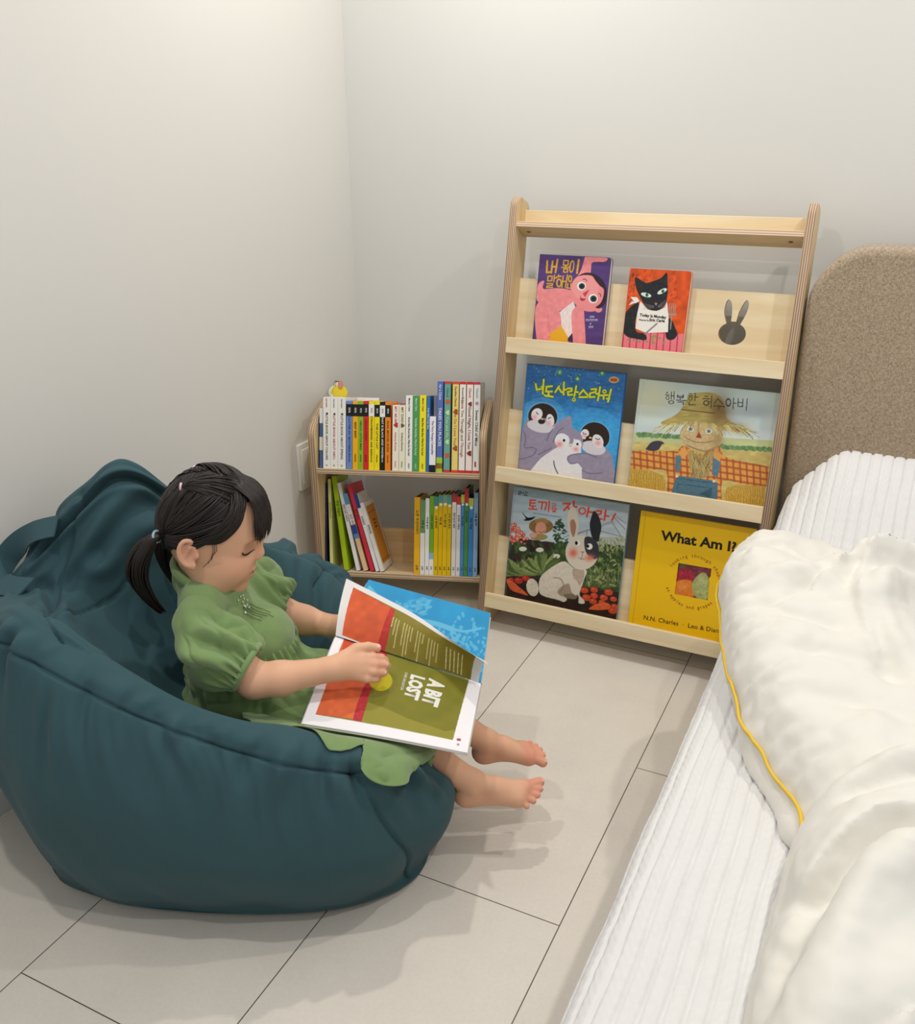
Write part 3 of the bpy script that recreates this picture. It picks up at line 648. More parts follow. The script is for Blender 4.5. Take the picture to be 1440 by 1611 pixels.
    A.lines([[(392, 165), (405, 158)], [(385, 180), (420, 182)], [(440, 155), (436, 220)], [(464, 150), (462, 225)], [(440, 190), (462, 190)],
             [(495, 178), (493, 205), (545, 207), (548, 180)], [(495, 192), (545, 194)], [(520, 207), (518, 226)], [(482, 228), (575, 235)], [(495, 245), (548, 248), (545, 270)],
             [(600, 172), (625, 172)], [(590, 190), (635, 190)], [(655, 165), (652, 235)], [(655, 200), (680, 202)], [(600, 245), (598, 270), (655, 272)],
             [(740, 195), (770, 195)], [(725, 215), (785, 218)], [(805, 190), (798, 300)], [(785, 240), (800, 240)], [(860, 215), (825, 262)], [(860, 215), (905, 265)], [(820, 280), (925, 288)], [(870, 285), (868, 312)],
             [(1003, 210), (998, 310)], [(1000, 255), (1024, 258)], [(1045, 215), (1042, 285), (1085, 288), (1088, 218)], [(1044, 250), (1085, 252)], [(1128, 215), (1118, 322)]], 7, bl)
    for x, yy, q, p in ((404, 208, 16, 15), (437, 248, 24, 15), (612, 215, 17, 14), (755, 255, 25, 22), (955, 250, 22, 34)):
        m = ((A.X-x)/q)**2+((A.Y-yy)/p)**2; A.put((m < 1.25) & (m > .55), bl)
    for k in range(22): A.line([(532+k*14, 315+k*1.5), (540+k*14, 317+k*1.5)], 9, '#5c5038')
    A.line([(190, 50), (130, 400), (60, 1000)], 4, '#9ab0ac', a=.6)
    return A.result()
def art_rabbit():
    A = Art(270, 280, [(183, 32), (1376, 225), (1232, 1459), (80, 1208)])
    t = sstep(0, 600, A.Y)[..., None]; A.C = col('#9ab0bc')*(1-t)+col('#c3d2da')*t; A.C = A.C*(1+.06*A.noise(60, 1, .6, 2))[..., None]
    red = '#d9472f'; r = random.Random(11)
    A.lines([[(1190, 330), (1330, 480)], [(1240, 350), (1340, 420)], [(840, 530), (1200, 400)], [(1080, 500), (1310, 560)], [(940, 480), (930, 570)], [(700, 560), (1000, 470)], [(1190, 400), (1300, 570)]], 10, '#8f989a')
    for P in ([(1060, 560), (1330, 560), (1310, 720), (1040, 700)],): A.poly(P, '#b8bdb8')
    A.put((A.Y > 545+.12*A.X+18*A.noise(40, 2)) & (A.X < 720), '#372a26', tex=.3, tsc=30)
    A.put((A.Y > 640+20*A.noise(30, 3)) & (A.X >= 560), '#3c4a2c', tex=.3, tsc=20); A.put(A.Y > 930+.16*A.X, '#2e211d', tex=.25, tsc=30)
    for _ in range(75):
        y = r.uniform(430, 640); x = r.uniform(130, 130+(y-380)*.9+20); A.ell(x, y, 17, 17, r.choice(['#c65b4e', '#d98070', '#b0483c'])); A.ell(x, y, 7, 7, '#efc0ae')
    for _ in range(50): x, y = r.uniform(560, 740), r.uniform(380, 640); x = 650+(x-650)*min(1, (y-350)/200); A.ell(x, y, 22, 9, r.choice(['#3f5640', '#56704c', '#2e4234']), rot=r.uniform(-60, 60))
    def leaf(x, y, L, a, c, w=.2):
        a = math.radians(a); P = [(x+L*t*math.cos(a)-L*w*math.sin(math.pi*t)*math.sin(a), y+L*t*math.sin(a)+L*w*math.sin(math.pi*t)*math.cos(a)) for t in np.linspace(0, 1, 7)]
        P += [(x+L*t*math.cos(a)+L*w*math.sin(math.pi*t)*math.sin(a), y+L*t*math.sin(a)-L*w*math.sin(math.pi*t)*math.cos(a)) for t in np.linspace(1, 0, 7)]
        A.poly(P, c, tex=.12, tsc=14)
    for _ in range(60): leaf(r.uniform(130, 760), r.uniform(650, 800), r.uniform(50, 90), r.uniform(-150, -30), r.choice(['#3c4f30', '#4d6238', '#2c3b26']))
    for x, y in ((275, 695), (450, 705), (620, 770)): A.ell(x, y, 50, 40, '#31422c'); A.ell(x, y-12, 40, 24, '#d8d8c4')
    for cx, cy in ((190, 960), (280, 950), (400, 950), (480, 930)):
        for k in range(13): leaf(cx, cy, r.uniform(130, 260), -90+(k-6)*13+r.uniform(-5, 5), r.choice(['#6d8049', '#7f9158', '#5a6d3c', '#8d9a62', '#4a5c34']), .11)
    for _ in range(230): leaf(r.uniform(900, 1300), r.uniform(690, 1090), r.uniform(40, 95), r.uniform(-170, -10), r.choice(['#4c6138', '#677b48', '#8a9a5c', '#35482c', '#a0aa70', '#2b3a26']), .13)
    for _ in range(70): leaf(r.uniform(1050, 1320), r.uniform(600, 720), r.uniform(30, 70), r.uniform(-150, -30), r.choice(['#7c8c5c', '#93a070', '#a8b084']), .12)
    for k in range(18): x = 930+k*20; A.line([(x, 1080), (x+r.uniform(-20, 20), 900)], 4, '#8f9a64')
    for x, y, q in ((230, 1010, 45), (305, 985, 40), (150, 1000, 30), (870, 1060, 24), (910, 1110, 42), (1010, 1105, 40), (1160, 1130, 45), (930, 1185, 46), (1010, 1165, 40), (1110, 1185, 42), (1000, 1225, 40), (1210, 1200, 36), (1220, 1280, 40), (1200, 1320, 45), (1090, 1235, 36)):
        A.ell(x, y, q, q*.72, '#c9482a' if x > 500 else '#b5302c', rot=15, tex=.15, tsc=14); A.ell(x-q*.2, y-q*.25, q*.3, q*.14, '#e88a60', rot=15, a=.7)
    A.blob([(105, 1000), (160, 1010), (230, 1070), (330, 1160), (240, 1140), (150, 1100)], '#d8623a', tex=.15, tsc=10)
    A.blob([(955, 1300), (1020, 1255), (1120, 1235), (1175, 1260), (1165, 1300), (1080, 1315), (990, 1310)], '#dd6336', tex=.15, tsc=10)
    A.ell(462, 448, 125, 78, '#8c6c42', tex=.12, tsc=12); A.ell(470, 400, 70, 36, '#a5824f'); A.ell(460, 470, 56, 66, '#dc9a80', rot=5); A.line([(440, 500), (470, 515), (500, 495)], 6, '#8a4434', curve=True); A.ell(440, 560, 90, 34, '#a09058'); A.ell(380, 540, 40, 28, '#d8a098')
    A.blob([(265, 300), (285, 320), (310, 350), (345, 360), (405, 350), (360, 385), (300, 392), (285, 380), (305, 370)], '#14161a')
    A.lines([[(352, 178), (348, 238), (405, 242)], [(350, 178), (405, 180)], [(352, 208), (400, 210)], [(376, 242), (374, 268)], [(336, 268), (418, 274)], [(438, 198), (478, 198), (466, 272)], [(488, 200), (522, 204), (504, 278)], [(550, 190), (540, 298)]], 15, red)
    A.lines([[(578, 215), (615, 218), (612, 240), (580, 240), (578, 258), (618, 262)], [(566, 268), (630, 275)], [(580, 285), (615, 288), (578, 300), (618, 302)]], 8, red)
    A.lines([[(690, 215), (760, 215), (700, 285)], [(735, 245), (768, 290)], [(800, 190), (800, 305)], [(800, 245), (832, 248)], [(745, 330), (745, 390), (805, 390), (810, 320)], [(745, 358), (805, 358)], [(955, 255), (935, 350)], [(950, 300), (990, 305)], [(1035, 290), (1085, 290), (1080, 320), (1040, 330), (1035, 370), (1090, 375)], [(1130, 280), (1115, 385)], [(1125, 340), (1160, 345)], [(1230, 320), (1195, 385)]], 19, red)
    m = ((A.X-888)/40)**2+((A.Y-290)/38)**2; A.put((m < 1) & (m > .4), red)
    fur, sh = '#d8d0c0', '#b9a895'
    A.blob([(760, 270), (800, 250), (840, 330), (850, 440), (830, 560), (780, 600), (740, 480), (735, 340)], fur); A.blob([(765, 400), (800, 380), (825, 450), (800, 560), (770, 500)], '#a36a58', a=.8)
    A.blob([(1010, 290), (1055, 340), (1085, 450), (1070, 540), (1050, 610), (990, 560), (965, 440), (985, 340)], '#2e2e33')
    A.blob([(800, 880), (700, 810), (560, 880), (460, 970), (440, 1080), (470, 1160), (640, 1210), (700, 1230), (730, 1200), (700, 1150), (840, 1160), (850, 1240), (910, 1245), (905, 1210), (860, 1150), (900, 1020), (930, 900)], fur, tex=.05, tsc=20)
    A.blob([(800, 880), (900, 900), (900, 1000), (850, 1060), (790, 960)], sh, tex=.1, tsc=8); A.blob([(690, 1060), (790, 1040), (840, 1120), (820, 1200), (700, 1180), (630, 1130)], '#94806c', a=.8)
    A.blob([(740, 1000), (820, 1000), (855, 1080), (830, 1160), (780, 1130), (760, 1060)], fur); A.line([(590, 980), (660, 990), (695, 1060), (660, 1130)], 8, '#8a7663', curve=True)
    A.ell(375, 1080, 62, 92, fur, rot=-12, tex=.12, tsc=8)
    A.ell(885, 720, 170, 178, fur); A.blob([(920, 560), (1000, 570), (1050, 640), (1060, 740), (1020, 790), (940, 740), (910, 650)], '#3a3a40')
    A.ell(840, 622, 26, 28, '#f2efe6'); A.ell(828, 622, 15, 20, '#101012'); A.ell(962, 658, 32, 32, '#f2efe6'); A.ell(945, 655, 14, 18, '#101012')
    A.soft(795, 725, 48, 48, '#d86a58'); A.soft(965, 775, 55, 38, '#d87a62'); A.poly([(868, 705), (915, 708), (890, 740)], '#b58a80'); A.lines([[(890, 740), (875, 790), (850, 770)], [(880, 790), (910, 785)]], 5, '#5a4a44')
    A.put((A.pin([(0, 0), (1600, 120), (1600, 260), (0, 60)])), '#8fa6b4', a=.35)
    A.lines([[(235, 90), (230, 120)], [(245, 88), (262, 100), (240, 122)], [(280, 100), (285, 112)], [(300, 95), (322, 105)], [(290, 130), (305, 122), (318, 132)]], 8, '#1c2440')
    for k in range(26): A.line([(385+k*11, 312+k*1.7), (390+k*11, 313+k*1.7)], 6, '#5a646c')
    A.line([(205, 40), (150, 500), (95, 1200)], 5, '#7f929c', a=.6)
    return A.result()
def art_fruit():       # the fruit seen through the square window of the yellow cover
    A = Art(60, 60, [(632, 705), (1010, 770), (965, 1140), (585, 1068)])
    A.put(np.ones(A.X.shape), '#6d3434', tex=.3, tsc=40)
    A.ell(700, 850, 120, 80, '#a62a3c', tex=.25, tsc=20); A.ell(880, 790, 110, 60, '#7d3a44', tex=.3, tsc=20); A.ell(680, 745, 40, 30, '#5a6a3c', a=.7)
    A.ell(700, 1010, 150, 110, '#e0802c', tex=.12, tsc=16); A.blob([(910, 820), (960, 860), (985, 960), (980, 1080), (900, 1150), (800, 1060), (790, 940), (840, 860)], '#a8b070', tex=.14, tsc=20)
    A.soft(890, 900, 40, 60, '#c2c890', a=.7); A.soft(690, 980, 60, 40, '#f0a860', a=.6)
    return A.result()
# ---------------------------------------------------------------- face-out picture books
m_pages = mat('page_block', '#ece6d6', rough=.8, noise=.06, nscale=300)
m_white_card = mat('white_card', '#eeebe4', rough=.5)
def rrect(x0, x1, z0, z1, rs, n=5):
    """rounded rectangle, rs = radii (tl, tr, br, bl)"""
    out = []
    for (cx, cz, a0), r in zip(((x0, z1, math.pi/2), (x1, z1, 0), (x1, z0, -math.pi/2), (x0, z0, math.pi)), (rs[0], rs[1], rs[2], rs[3])):
        sx = 1 if cx == x0 else -1; sz = 1 if cz == z0 else -1
        if r == 0: out.append((cx, cz)); continue
        ox, oz = cx+sx*r, cz+sz*r
        a = {(1, -1): (math.pi, math.pi/2), (-1, -1): (math.pi/2, 0), (-1, 1): (0, -math.pi/2), (1, 1): (-math.pi/2, -math.pi)}[(sx, sz)]
        for k in range(n+1): t = a[0]+(a[1]-a[0])*k/n; out.append((ox+r*math.cos(t), oz+r*math.sin(t)))
    return out
def face_book(x0, x1, s0, s1, th, label, art, cover_hex, board=False, back_d=.0555):
    W_, H_ = x1-x0, s1-s0
    b = empty('picture_book', tuple(DSW(x0, back_d-th, s0)), (LEAN, 0, 0))
    tag(b, label, 'book', 'picture books face out on the display bookshelf')
    mc = mat('cover_'+cover_hex.strip('#'), cover_hex, rough=.35)
    M = lambda y: Matrix(((1, 0, 0, 0), (0, 0, 1, y), (0, 1, 0, 0), (0, 0, 0, 1)))
    if board:
        r = (0, .008, .008, 0)
        curve2d('pages', [rrect(0.001, W_-.0008, .0008, H_-.0008, r)], th/2-.0012, m_white_card, b, M(th/2), bev=.0002)
        curve2d('cover', [rrect(0, W_, 0, H_, r)], .0006, [mc], b, M(.0008), bev=.0002)
        curve2d('cover', [rrect(0, W_, 0, H_, r)], .0006, [mc], b, M(th-.0008), bev=.0002)
        box('spine', -.0004, .0012, 0, th, 0, H_, mc, b, bev=.0004)
    else:
        box('pages', .003, W_-.004, .0024, th-.0024, .004, H_-.004, m_pages, b, bev=0)
        bm = bmesh.new(); bm_box(bm, .0, W_, 0, .0022, 0, H_, .0006, 2); bm_obj('cover', bm, mc, b, True)
        bm = bmesh.new(); bm_box(bm, .0, W_, th-.0022, th, 0, H_, .0006, 2); bm_obj('cover', bm, mc, b, True)
        box('spine', -.001, .0012, .0004, th-.0004, 0, H_, mc, b, bev=.0005)
    if art is not None:
        rgb = art() if callable(art) else art
        e = .0006
        if board:   # clip the printed sheet to the rounded corners by pulling corner vertices inwards
            def surf(u, v):
                x = e+u*(W_-2*e); z = H_-e-v*(H_-2*e); rr_ = .0078
                cx = W_-rr_
                for cz, sg in ((H_-rr_, 1), (rr_, -1)):
                    m = (x > cx) & ((z-cz)*sg > 0); d = np.hypot(x-cx, z-cz); k = np.where(m & (d > rr_-e), (rr_-e)/np.maximum(d, 1e-9), 1)
                    x = np.where(m, cx+(x-cx)*k, x); z = np.where(m, cz+(z-cz)*k, z)
                return np.stack([x, -.0004+0*x, z], -1)
            art_mesh('cover_picture', rgb, surf, m_print, b)
        else:
            def surf(u, v):
                x = e+u*(W_-2*e); g = .0007*np.exp(-((x-.012)/.0016)**2)
                return np.stack([x, -.0005+g*.4, H_-e-v*(H_-2*e)], -1)
            art_mesh('cover_picture', rgb, surf, m_print, b)
    return b, W_, H_
PB = {}
PB[1] = face_book(.590, .765, .7245, .946, .017, 'purple board book with a bending pink child on its cover, top tier left', art_body, '#5a3f80', True)
PB[2] = face_book(.812, .952, .7245, .925, .017, 'orange board book with a black cat wearing a white bib on its cover', art_cat, '#d8571f', True)
PB[3] = face_book(.580, .828, .4085, .688, .010, 'blue picture book with three cuddling penguins on its cover', art_penguins, '#2f6fb0')
PB[4] = face_book(.862, 1.176, .4085, .679, .010, 'wide picture book with a straw-hatted scarecrow on its cover', art_scarecrow, '#b5c7c4')
PB[5] = face_book(.573, .872, .0795, .381, .010, 'picture book with a white rabbit in a vegetable garden on its cover', art_rabbit, '#8fa6b4')
# yellow book with a cut-out window
x0, x1, s0, s1 = .902, 1.168, .0795, .371; W_, H_ = x1-x0, s1-s0; th = .010
b = empty('picture_book', tuple(DSW(x0, .0555-th, s0)), (LEAN, 0, 0)); PB[6] = (b, W_, H_)
tag(b, 'yellow picture book with a square window showing fruit, bottom tier right beside the bed', 'book', 'picture books face out on the display bookshelf')
m_yel = mat('yellow_cover', '#f2c40a', rough=.4); m_blk = mat('black_ink', '#1c1712', rough=.6); m_red = mat('red_ink', '#a8441c', rough=.6)
M = lambda y: Matrix(((1, 0, 0, 0), (0, 0, 1, y), (0, 1, 0, 0), (0, 0, 0, 1)))
HI = np.linalg.inv(homog([(212, 102), (1529, 318), (1320, 1720), (51, 1443)]))
def uvp(x, y): w = HI @ np.array([x, y, 1]); return w[:2]/w[2]
def cz(x, y, yy=-.0003): u, v = uvp(x, y); return Vector((u*W_, yy, H_-v*H_))
win = [cz(632, 705), cz(1010, 770), cz(1000, 862), cz(978, 885), cz(985, 930), cz(965, 1140), cz(585, 1068)]
win = [(p[0], p[2]) for p in win]
curve2d('cover', [[(0, 0), (W_, 0), (W_, H_), (0, H_)], win], .0007, m_yel, b, M(.0010), bev=.0003)
box('cover', 0, W_, th-.0022, th, 0, H_, m_yel, b, bev=.0006)
box('pages', .003, W_-.004, .0030, th-.0024, .004, H_-.004, m_pages, b, bev=0)
box('spine', -.001, .0012, .0004, th-.0004, 0, H_, m_yel, b, bev=.0005)
fr = art_fruit(); c4 = [(632, 705), (1010, 770), (965, 1140), (585, 1068)]; q4 = [np.array(cz(*c, yy=.0027)) for c in c4]
def surf(u, v): u = u[:, None]; v = v[:, None]; return q4[0]*(1-u)*(1-v)+q4[1]*u*(1-v)+q4[2]*u*v+q4[3]*(1-u)*v
art_mesh('fruit_picture', fr, surf, m_print, b)
def tx(name, s, p0, p1, cap, m, bold=0, sx=1, ali='LEFT', spacing=1):
    a, c = cz(*p0), cz(*p1); return text(name, s, cap, m, b, frame(a, c-a, (0, 0, 1)), ali, bold, sx, spacing=spacing)
tx('title_text', 'What Am I?', (440, 392), (1110, 500), .0325, m_blk, bold=.0010, sx=1.09)
tx('author_text', 'N.N. Charles  ·  Leo & Diane Dillon', (232, 1335), (1140, 1500), .0158, m_blk, sx=1.0)
box('cover_groove', .0105, .0118, -.0001, .0006, .001, H_-.001, mat('yellow_groove', '#c99a0a'), b, bev=0)
def arc_text(s, c, R, a0, a1, up=True):
    n = len(s)
    for k, ch in enumerate(s):
        if ch == ' ': continue
        a = math.radians(a0+(a1-a0)*k/(n-1)); p = Vector((c[0]+R*math.cos(a), -.0003, c[2]+R*math.sin(a)))
        t = Vector((math.sin(a), 0, -math.cos(a))) if up else Vector((-math.sin(a), 0, math.cos(a)))
        rad = Vector((math.cos(a), 0, math.sin(a)))*(1 if up else -1)
        yield p, t, rad, ch
c = cz(800, 925)
for s, R, a0, a1, up in (('looking through shapes', .0625, 152, 12, True), ('at apples and grapes', .0625, 205, 318, False)):
    bmt = bmesh.new()
    for p, t, rad, ch in arc_text(s, c, R, a0, a1, up):
        o = text('arc', ch, .0115, m_red, None, frame(p, t, rad)); bmt.from_mesh(o.data); me = o.data; bpy.data.objects.remove(o); bpy.data.meshes.remove(me)
    bm_obj('subtitle_text', bmt, m_red, b)
# small print on the cat's bib
b2, w2, h2 = PB[2]; HI2 = np.linalg.inv(homog([(110, 61), (609, 88), (516, 836), (29, 790)]))
def c2(x, y): w = HI2 @ np.array([x, y, 1]); return Vector((w[0]/w[2]*w2, -.0006, h2-w[1]/w[2]*h2))
for s, p0, p1, sz, bo in (('Today Is Monday', (186, 444), (392, 464), .0088, .0003), ('Eric Carle', (265, 485), (388, 494), .0086, .0003), ('Pictures by', (180, 484), (258, 489), .0052, .0001)):
    a, c_ = c2(*p0), c2(*p1); text('cover_text', s, sz, m_blk, b2, frame(a, c_-a, (0, 0, 1)), 'LEFT', bo, 1)

# ---------------------------------------------------------------- spine-out books
Byt = By*math.cos(BTILT)-np.array([0, 0, math.sin(BTILT)]); Bzt = np.cross(Bx, Byt)
RB = Matrix.Rotation(A_, 3, 'Z') @ Matrix.Rotation(-BTILT, 3, 'X')
def BCW(x, d, z): return BO+Bx*x+Byt*d+np.array([0, 0, z])
def spine_book(x, w, z, h, depth, label, color, d=.006, tilt=-.006, title=None, tcol='#222222', tsize=None, bands=(), group=None, top='#ece6d6', tpos=.5, sx=1, board=True, marks=()):
    """local frame: origin at bottom left of the spine, x = thickness, y = into the shelf, z = up"""
    b = empty('book', tuple(BCW(x, d, z)), (0, tilt, A_))
    b.rotation_euler = (RB @ Matrix.Rotation(tilt, 3, 'Y')).to_euler()
    tag(b, label, 'book', group)
    mc = mat('spine_'+color.strip('#'), color, rough=.4)
    bm = bmesh.new()
    bm_box(bm, 0, w, 0, .0012, 0, h, .0005, 1)
    bm_box(bm, 0, .0012, .0008, depth, 0, h, .0003, 1); bm_box(bm, w-.0012, w, .0008, depth, 0, h, .0003, 1)
    bm_obj('cover', bm, mc, b)
    mp = mat('pages_'+top.strip('#'), top, rough=.8)
    box('pages', .0013, w-.0013, .0013, depth-.0015, .0012, h-(.0012 if board else .003), mp, b, bev=0)
    for z0, z1, c in bands:
        box('spine_band', -.0002, w+.0002, -.0003, .0010, z0*h, z1*h, mat('band_'+c.strip('#'), c, rough=.4), b, bev=0)
    for k, (s, tp, cc, sz, xs) in enumerate(([(title, tpos, tcol, tsize or w*.62, sx)] if title else [])+list(marks)):
        text('title_text' if k == 0 else 'spine_text', s, sz, mat('ink_'+cc.strip('#'), cc, rough=.6), b, frame((w*.5, -.00045, tp*h), (0, 0, -1), (1, 0, 0)), 'CENTER', sz*.012, xs)
    return b
G1 = 'board books on the top shelf of the low bookcase'
K, Wh = '#151515', '#f2f0ea'
Z1 = .3905
row = [  # x, w, h, colour, label, title, text colour, bands, depth, marks
 (.016, .0190, .188, '#f0ede6', 'white board book with green "COLORS" lettering, first of the white trio at left', 'LITTLE BOOK ABOUT COLORS', '#3a5a3a', (), .15),
 (.0355, .0190, .187, '#f1eee7', 'white board book with pink "ABCs" lettering, middle of the white trio at left', 'LITTLE BOOK ABOUT ABCs', '#b8455a', (), .15),
 (.055, .0205, .187, '#efece5', 'white board book with dark "SPRING" lettering, third of the white trio at left', 'LITTLE BOOK ABOUT SPRING', '#6a5a6a', (), .15),
 (.0775, .0150, .179, '#6f8fcb', 'periwinkle blue board book with a black band near its top', 'FLUTTER BY, BUTTERFLY', '#2c3f78', ((.78, .955, K),), .13),
 (.0935, .0145, .179, '#f2b412', 'amber board book with a black band, right of the periwinkle one', 'BEEP BEEP', '#5a3a10', ((.78, .955, K),), .13),
 (.1085, .0130, .179, '#8dbb2c', 'leaf green board book with a black band near its top', 'HELLO, LITTLE BIRD', '#31561a', ((.78, .955, K),), .13),
 (.1220, .0130, .180, '#d92a2e', 'bright red board book with a black band near its top', 'CHOO CHOO', '#6a1014', ((.78, .955, K),), .13),
 (.1360, .0140, .180, '#f8e31a', 'yellow board book with a white band near its top', 'STRAWBERRIES ARE RED', '#4a4410', ((.78, .955, Wh),), .13),
 (.1508, .0135, .179, '#f7e119', 'yellow board book with a black band near its top', 'THIS LITTLE CAT', '#4a4410', ((.78, .955, '#171717'),), .13),
 (.1650, .0130, .179, '#191919', 'black board book with white lettering and a white band', 'WHAT IS BLACK AND WHITE?', '#f0f0f0', ((.78, .945, Wh),), .13),
 (.1785, .0140, .179, '#ef8c1e', 'orange board book with a black band near its top', 'RUN, MOUSE, RUN!', '#6a3408', ((.78, .955, K),), .13),
 (.1975, .0165, .171, '#f3ecdb', 'cream board book with a red heart between pink lettering', 'MY MUM', '#d87a86', (), .12),
 (.2148, .0160, .170, '#f0ecd2', 'cream board book with plain brown lettering and no heart', 'MY DAD', '#7a6a44', (), .12),
 (.2320, .0172, .197, '#f4f2ec', 'tall white board book with small black lettering beside the green one', 'Brown Bear, Brown Bear, What Do You See?', '#222222', (), .15),
 (.2500, .0165, .197, '#4e9e5a', 'tall green board book with white lettering', 'Panda Bear, Panda Bear, What Do You See?', '#eef4e6', (), .15),
 (.2674, .0168, .198, '#f5e422', 'tall yellow board book with black lettering between green and blue ones', 'Baby Bear, Baby Bear, What Do You See?', '#222222', (), .15),
]
for x, w, h, c, lb, t, tc, bands, dep in row:
    n = len(t); sz = w*(.40 if h > .19 else .52)
    marks = []
    if 'LITTLE BOOK' in t: sz = w*.40; marks = [('Leo Lionni', .92, '#55504c', .0052, 1), ('•', .77, '#4a4644', .022, 1), ('△', .045, '#6a6660', .006, 1)]; tp = .44
    elif h > .19: marks = [('Martin / Carle', .88, tc, w*.38, .9), ('HOLT', .07, tc, w*.3, 1)]; tp = .46
    elif h < .175: marks = [('♥' if 'MUM' in t else '♣', .70, '#c02838' if 'MUM' in t else '#6a5a3a', .011, 1), ('Anthony Browne', .45, tc, w*.42, 1), ('Picture', .10, tc, w*.34, 1)]; tp = .86
    else: marks = [('PETR', .867, '#f2f0ea' if bands[0][2] != Wh else '#555555', w*.45, .9), ('HORACEK', .17, tc, w*.34, .9)]; tp = .50 if n > 14 else .58
    spine_book(x, w, Z1, h*.977, dep-.02, lb, c, title=t, tcol=tc, tsize=sz, bands=bands, group=G1, tpos=tp, marks=marks, sx=min(1.25, h*.56/(n*sz*.52)))
spine_book(.2853, .0085, Z1, .193, .13, 'tall blue board book partly hidden by the small white one', '#2f75b8', d=.0065, title='Polar Bear, Polar Bear', tcol='#e8f0f6', tsize=.006, group=G1, tpos=.7)
spine_book(.2942, .0158, Z1, .141, .10, 'small white board book with a black foot, much shorter than its neighbours', '#f3f0f3', d=.001, title='The Very Hungry Caterpillar', tcol='#7a5a8a', tsize=.0075, bands=((.0, .13, '#15151a'),), group=G1, tpos=.62)
m_grey = '#7f838c'
spine_book(.302, .0085, Z1, .193, .11, 'grey board book set back behind the small white one', m_grey, d=.017, group=G1)
TALL = [(.3120, .0150, '#5a70b8', 'tall blue storybook with a lime green foot', 'TAKES YOU PLACES', '#f2f4f0', [('for a Chick', .88, '#e8ecf4', .0085, 1)], ((.0, .165, '#a9c838'), (.04, .10, '#c87a2a'))),
        (.3305, .0155, '#6fa69c', 'tall teal storybook with red ends and pale green lettering', '♥ You and Me ♥', '#bfe8a0', [('Church', .88, '#2f7a78', .008, 1), ('●', .78, '#c8603c', .016, 1), ('●', .19, '#c8603c', .016, 1)], ((0, .03, '#d03c38'), (.972, 1, '#d03c38'))),
        (.3510, .0155, '#ecd47a', 'tall yellow storybook with red ends and orange lettering', 'How Do I Love You?', '#c07a3a', [('Caroline Church', .84, '#7a4a2a', .0075, 1), ('♥', .67, '#a8502a', .012, 1), ('♥', .27, '#a8502a', .012, 1)], ((0, .03, '#dc4a30'), (.972, 1, '#dc4a30'))),
        (.3690, .0155, '#efe9e2', 'tall white storybook with red ends and thin brown lettering', 'I Love You Through and Through', '#9a6a4a', [('Rossetti-Shustak', .85, '#6a5a5a', .006, 1)], ((0, .03, '#d2262a'), (.972, 1, '#d2262a'))),
        (.3870, .0160, '#f0e2dc', 'tall pinkish storybook with red ends and red hearts', 'Good Night, I Love You', '#4a4444', [('Church', .88, '#a85a5a', .008, 1), ('♥', .76, '#8a2a2a', .010, 1), ('♥', .22, '#8a2a2a', .012, 1)], ((0, .03, '#c82428'), (.972, 1, '#c82428'))),
        (.4050, .0160, '#e9ebe6', 'tall white storybook with red ends at the right end of its row', 'Sweet Child of Mine', '#3a4656', [('Church', .88, '#8aa0a8', .008, 1), ('❀', .77, '#c07a98', .011, 1), ('▰', .10, '#c83a3a', .014, 1)], ((0, .03, '#cc3438'), (.972, 1, '#c82f50')))]
for x, w, c, lb, t, tc, marks, bands in TALL:
    spine_book(x, w, Z1, .2300, .125, lb, c, title=t, tcol=tc, tsize=.0098, group=G1, tpos=.50, marks=marks, bands=bands, sx=1.12)
# books standing behind the front row
def plain_book(x, w, d, z, h, depth, c, label, tilt=.02, group='books standing behind the front row'):
    return spine_book(x, w, z, h, depth, label, c, d=d, tilt=tilt, group=group)
b = empty('book', tuple(BCW(.060, .1535, Z1)), (0, 0, 0)); b.rotation_euler = RB.to_euler(); tag(b, 'large white board book standing behind the left books', 'book', 'books standing behind the front row')
box('cover', 0, .070, 0, .008, 0, .182, mat('spine_f0ede6', '#f0ede6'), b); box('pages', .001, .069, .001, .007, .0005, .1825, m_pages, b, bev=0)
b = empty('book', tuple(BCW(.186, .1505, Z1)), (0, 0, 0)); b.rotation_euler = RB.to_euler(); tag(b, 'mauve board book showing above the orange one, behind it', 'book', 'books standing behind the front row')
box('cover', 0, .028, 0, .008, 0, .172, mat('mauve_cover', '#a5707c'), b); box('pages', .001, .027, .001, .007, .0005, .1725, m_pages, b, bev=0)
# thin blue and white booklet squeezed against the left side panel
spine_book(.0045, .0085, Z1, .155, .12, 'blue and white board book squeezed against the left side panel', '#4d6a9c', d=.012, tilt=0, group=G1, bands=((.75, 1, '#e9e7e2'), (.30, .52, '#e4e0d6')))
# yellow cloth-style toy book with a pink knob, peeking over the white trio
t = empty('toy_book', tuple(BCW(-.001, .142, Z1))); t.rotation_euler = (RB @ Matrix.Rotation(.15, 3, 'Z')).to_euler()
tag(t, 'round yellow toy book with a pink knob peeking above the white board books', 'toy book')
my = mat('toy_yellow', '#e6cf2c', rough=.5); mw = mat('toy_white', '#efeae0', rough=.5)
def disc(name, cx, cz, r, y, th, m, rx=1):
    return curve2d(name, [[(cx+r*rx*math.cos(a), cz+r*math.sin(a)) for a in np.linspace(0, 2*math.pi, 41)[:-1]]], th/2, m, t, Matrix(((1, 0, 0, 0), (0, 0, 1, y), (0, 1, 0, 0), (0, 0, 0, 1))), bev=.0006)
box('page_stack', 0, .030, 0, .010, 0, .190, mw, t, bev=.002)
disc('page', .012, .195, .018, .013, .003, mw); disc('page', .020, .195, .0185, .006, .003, my); disc('page', .026, .194, .019, -.001, .003, my)
m_pk = mat('toy_pink', '#c98a6c', rough=.5)
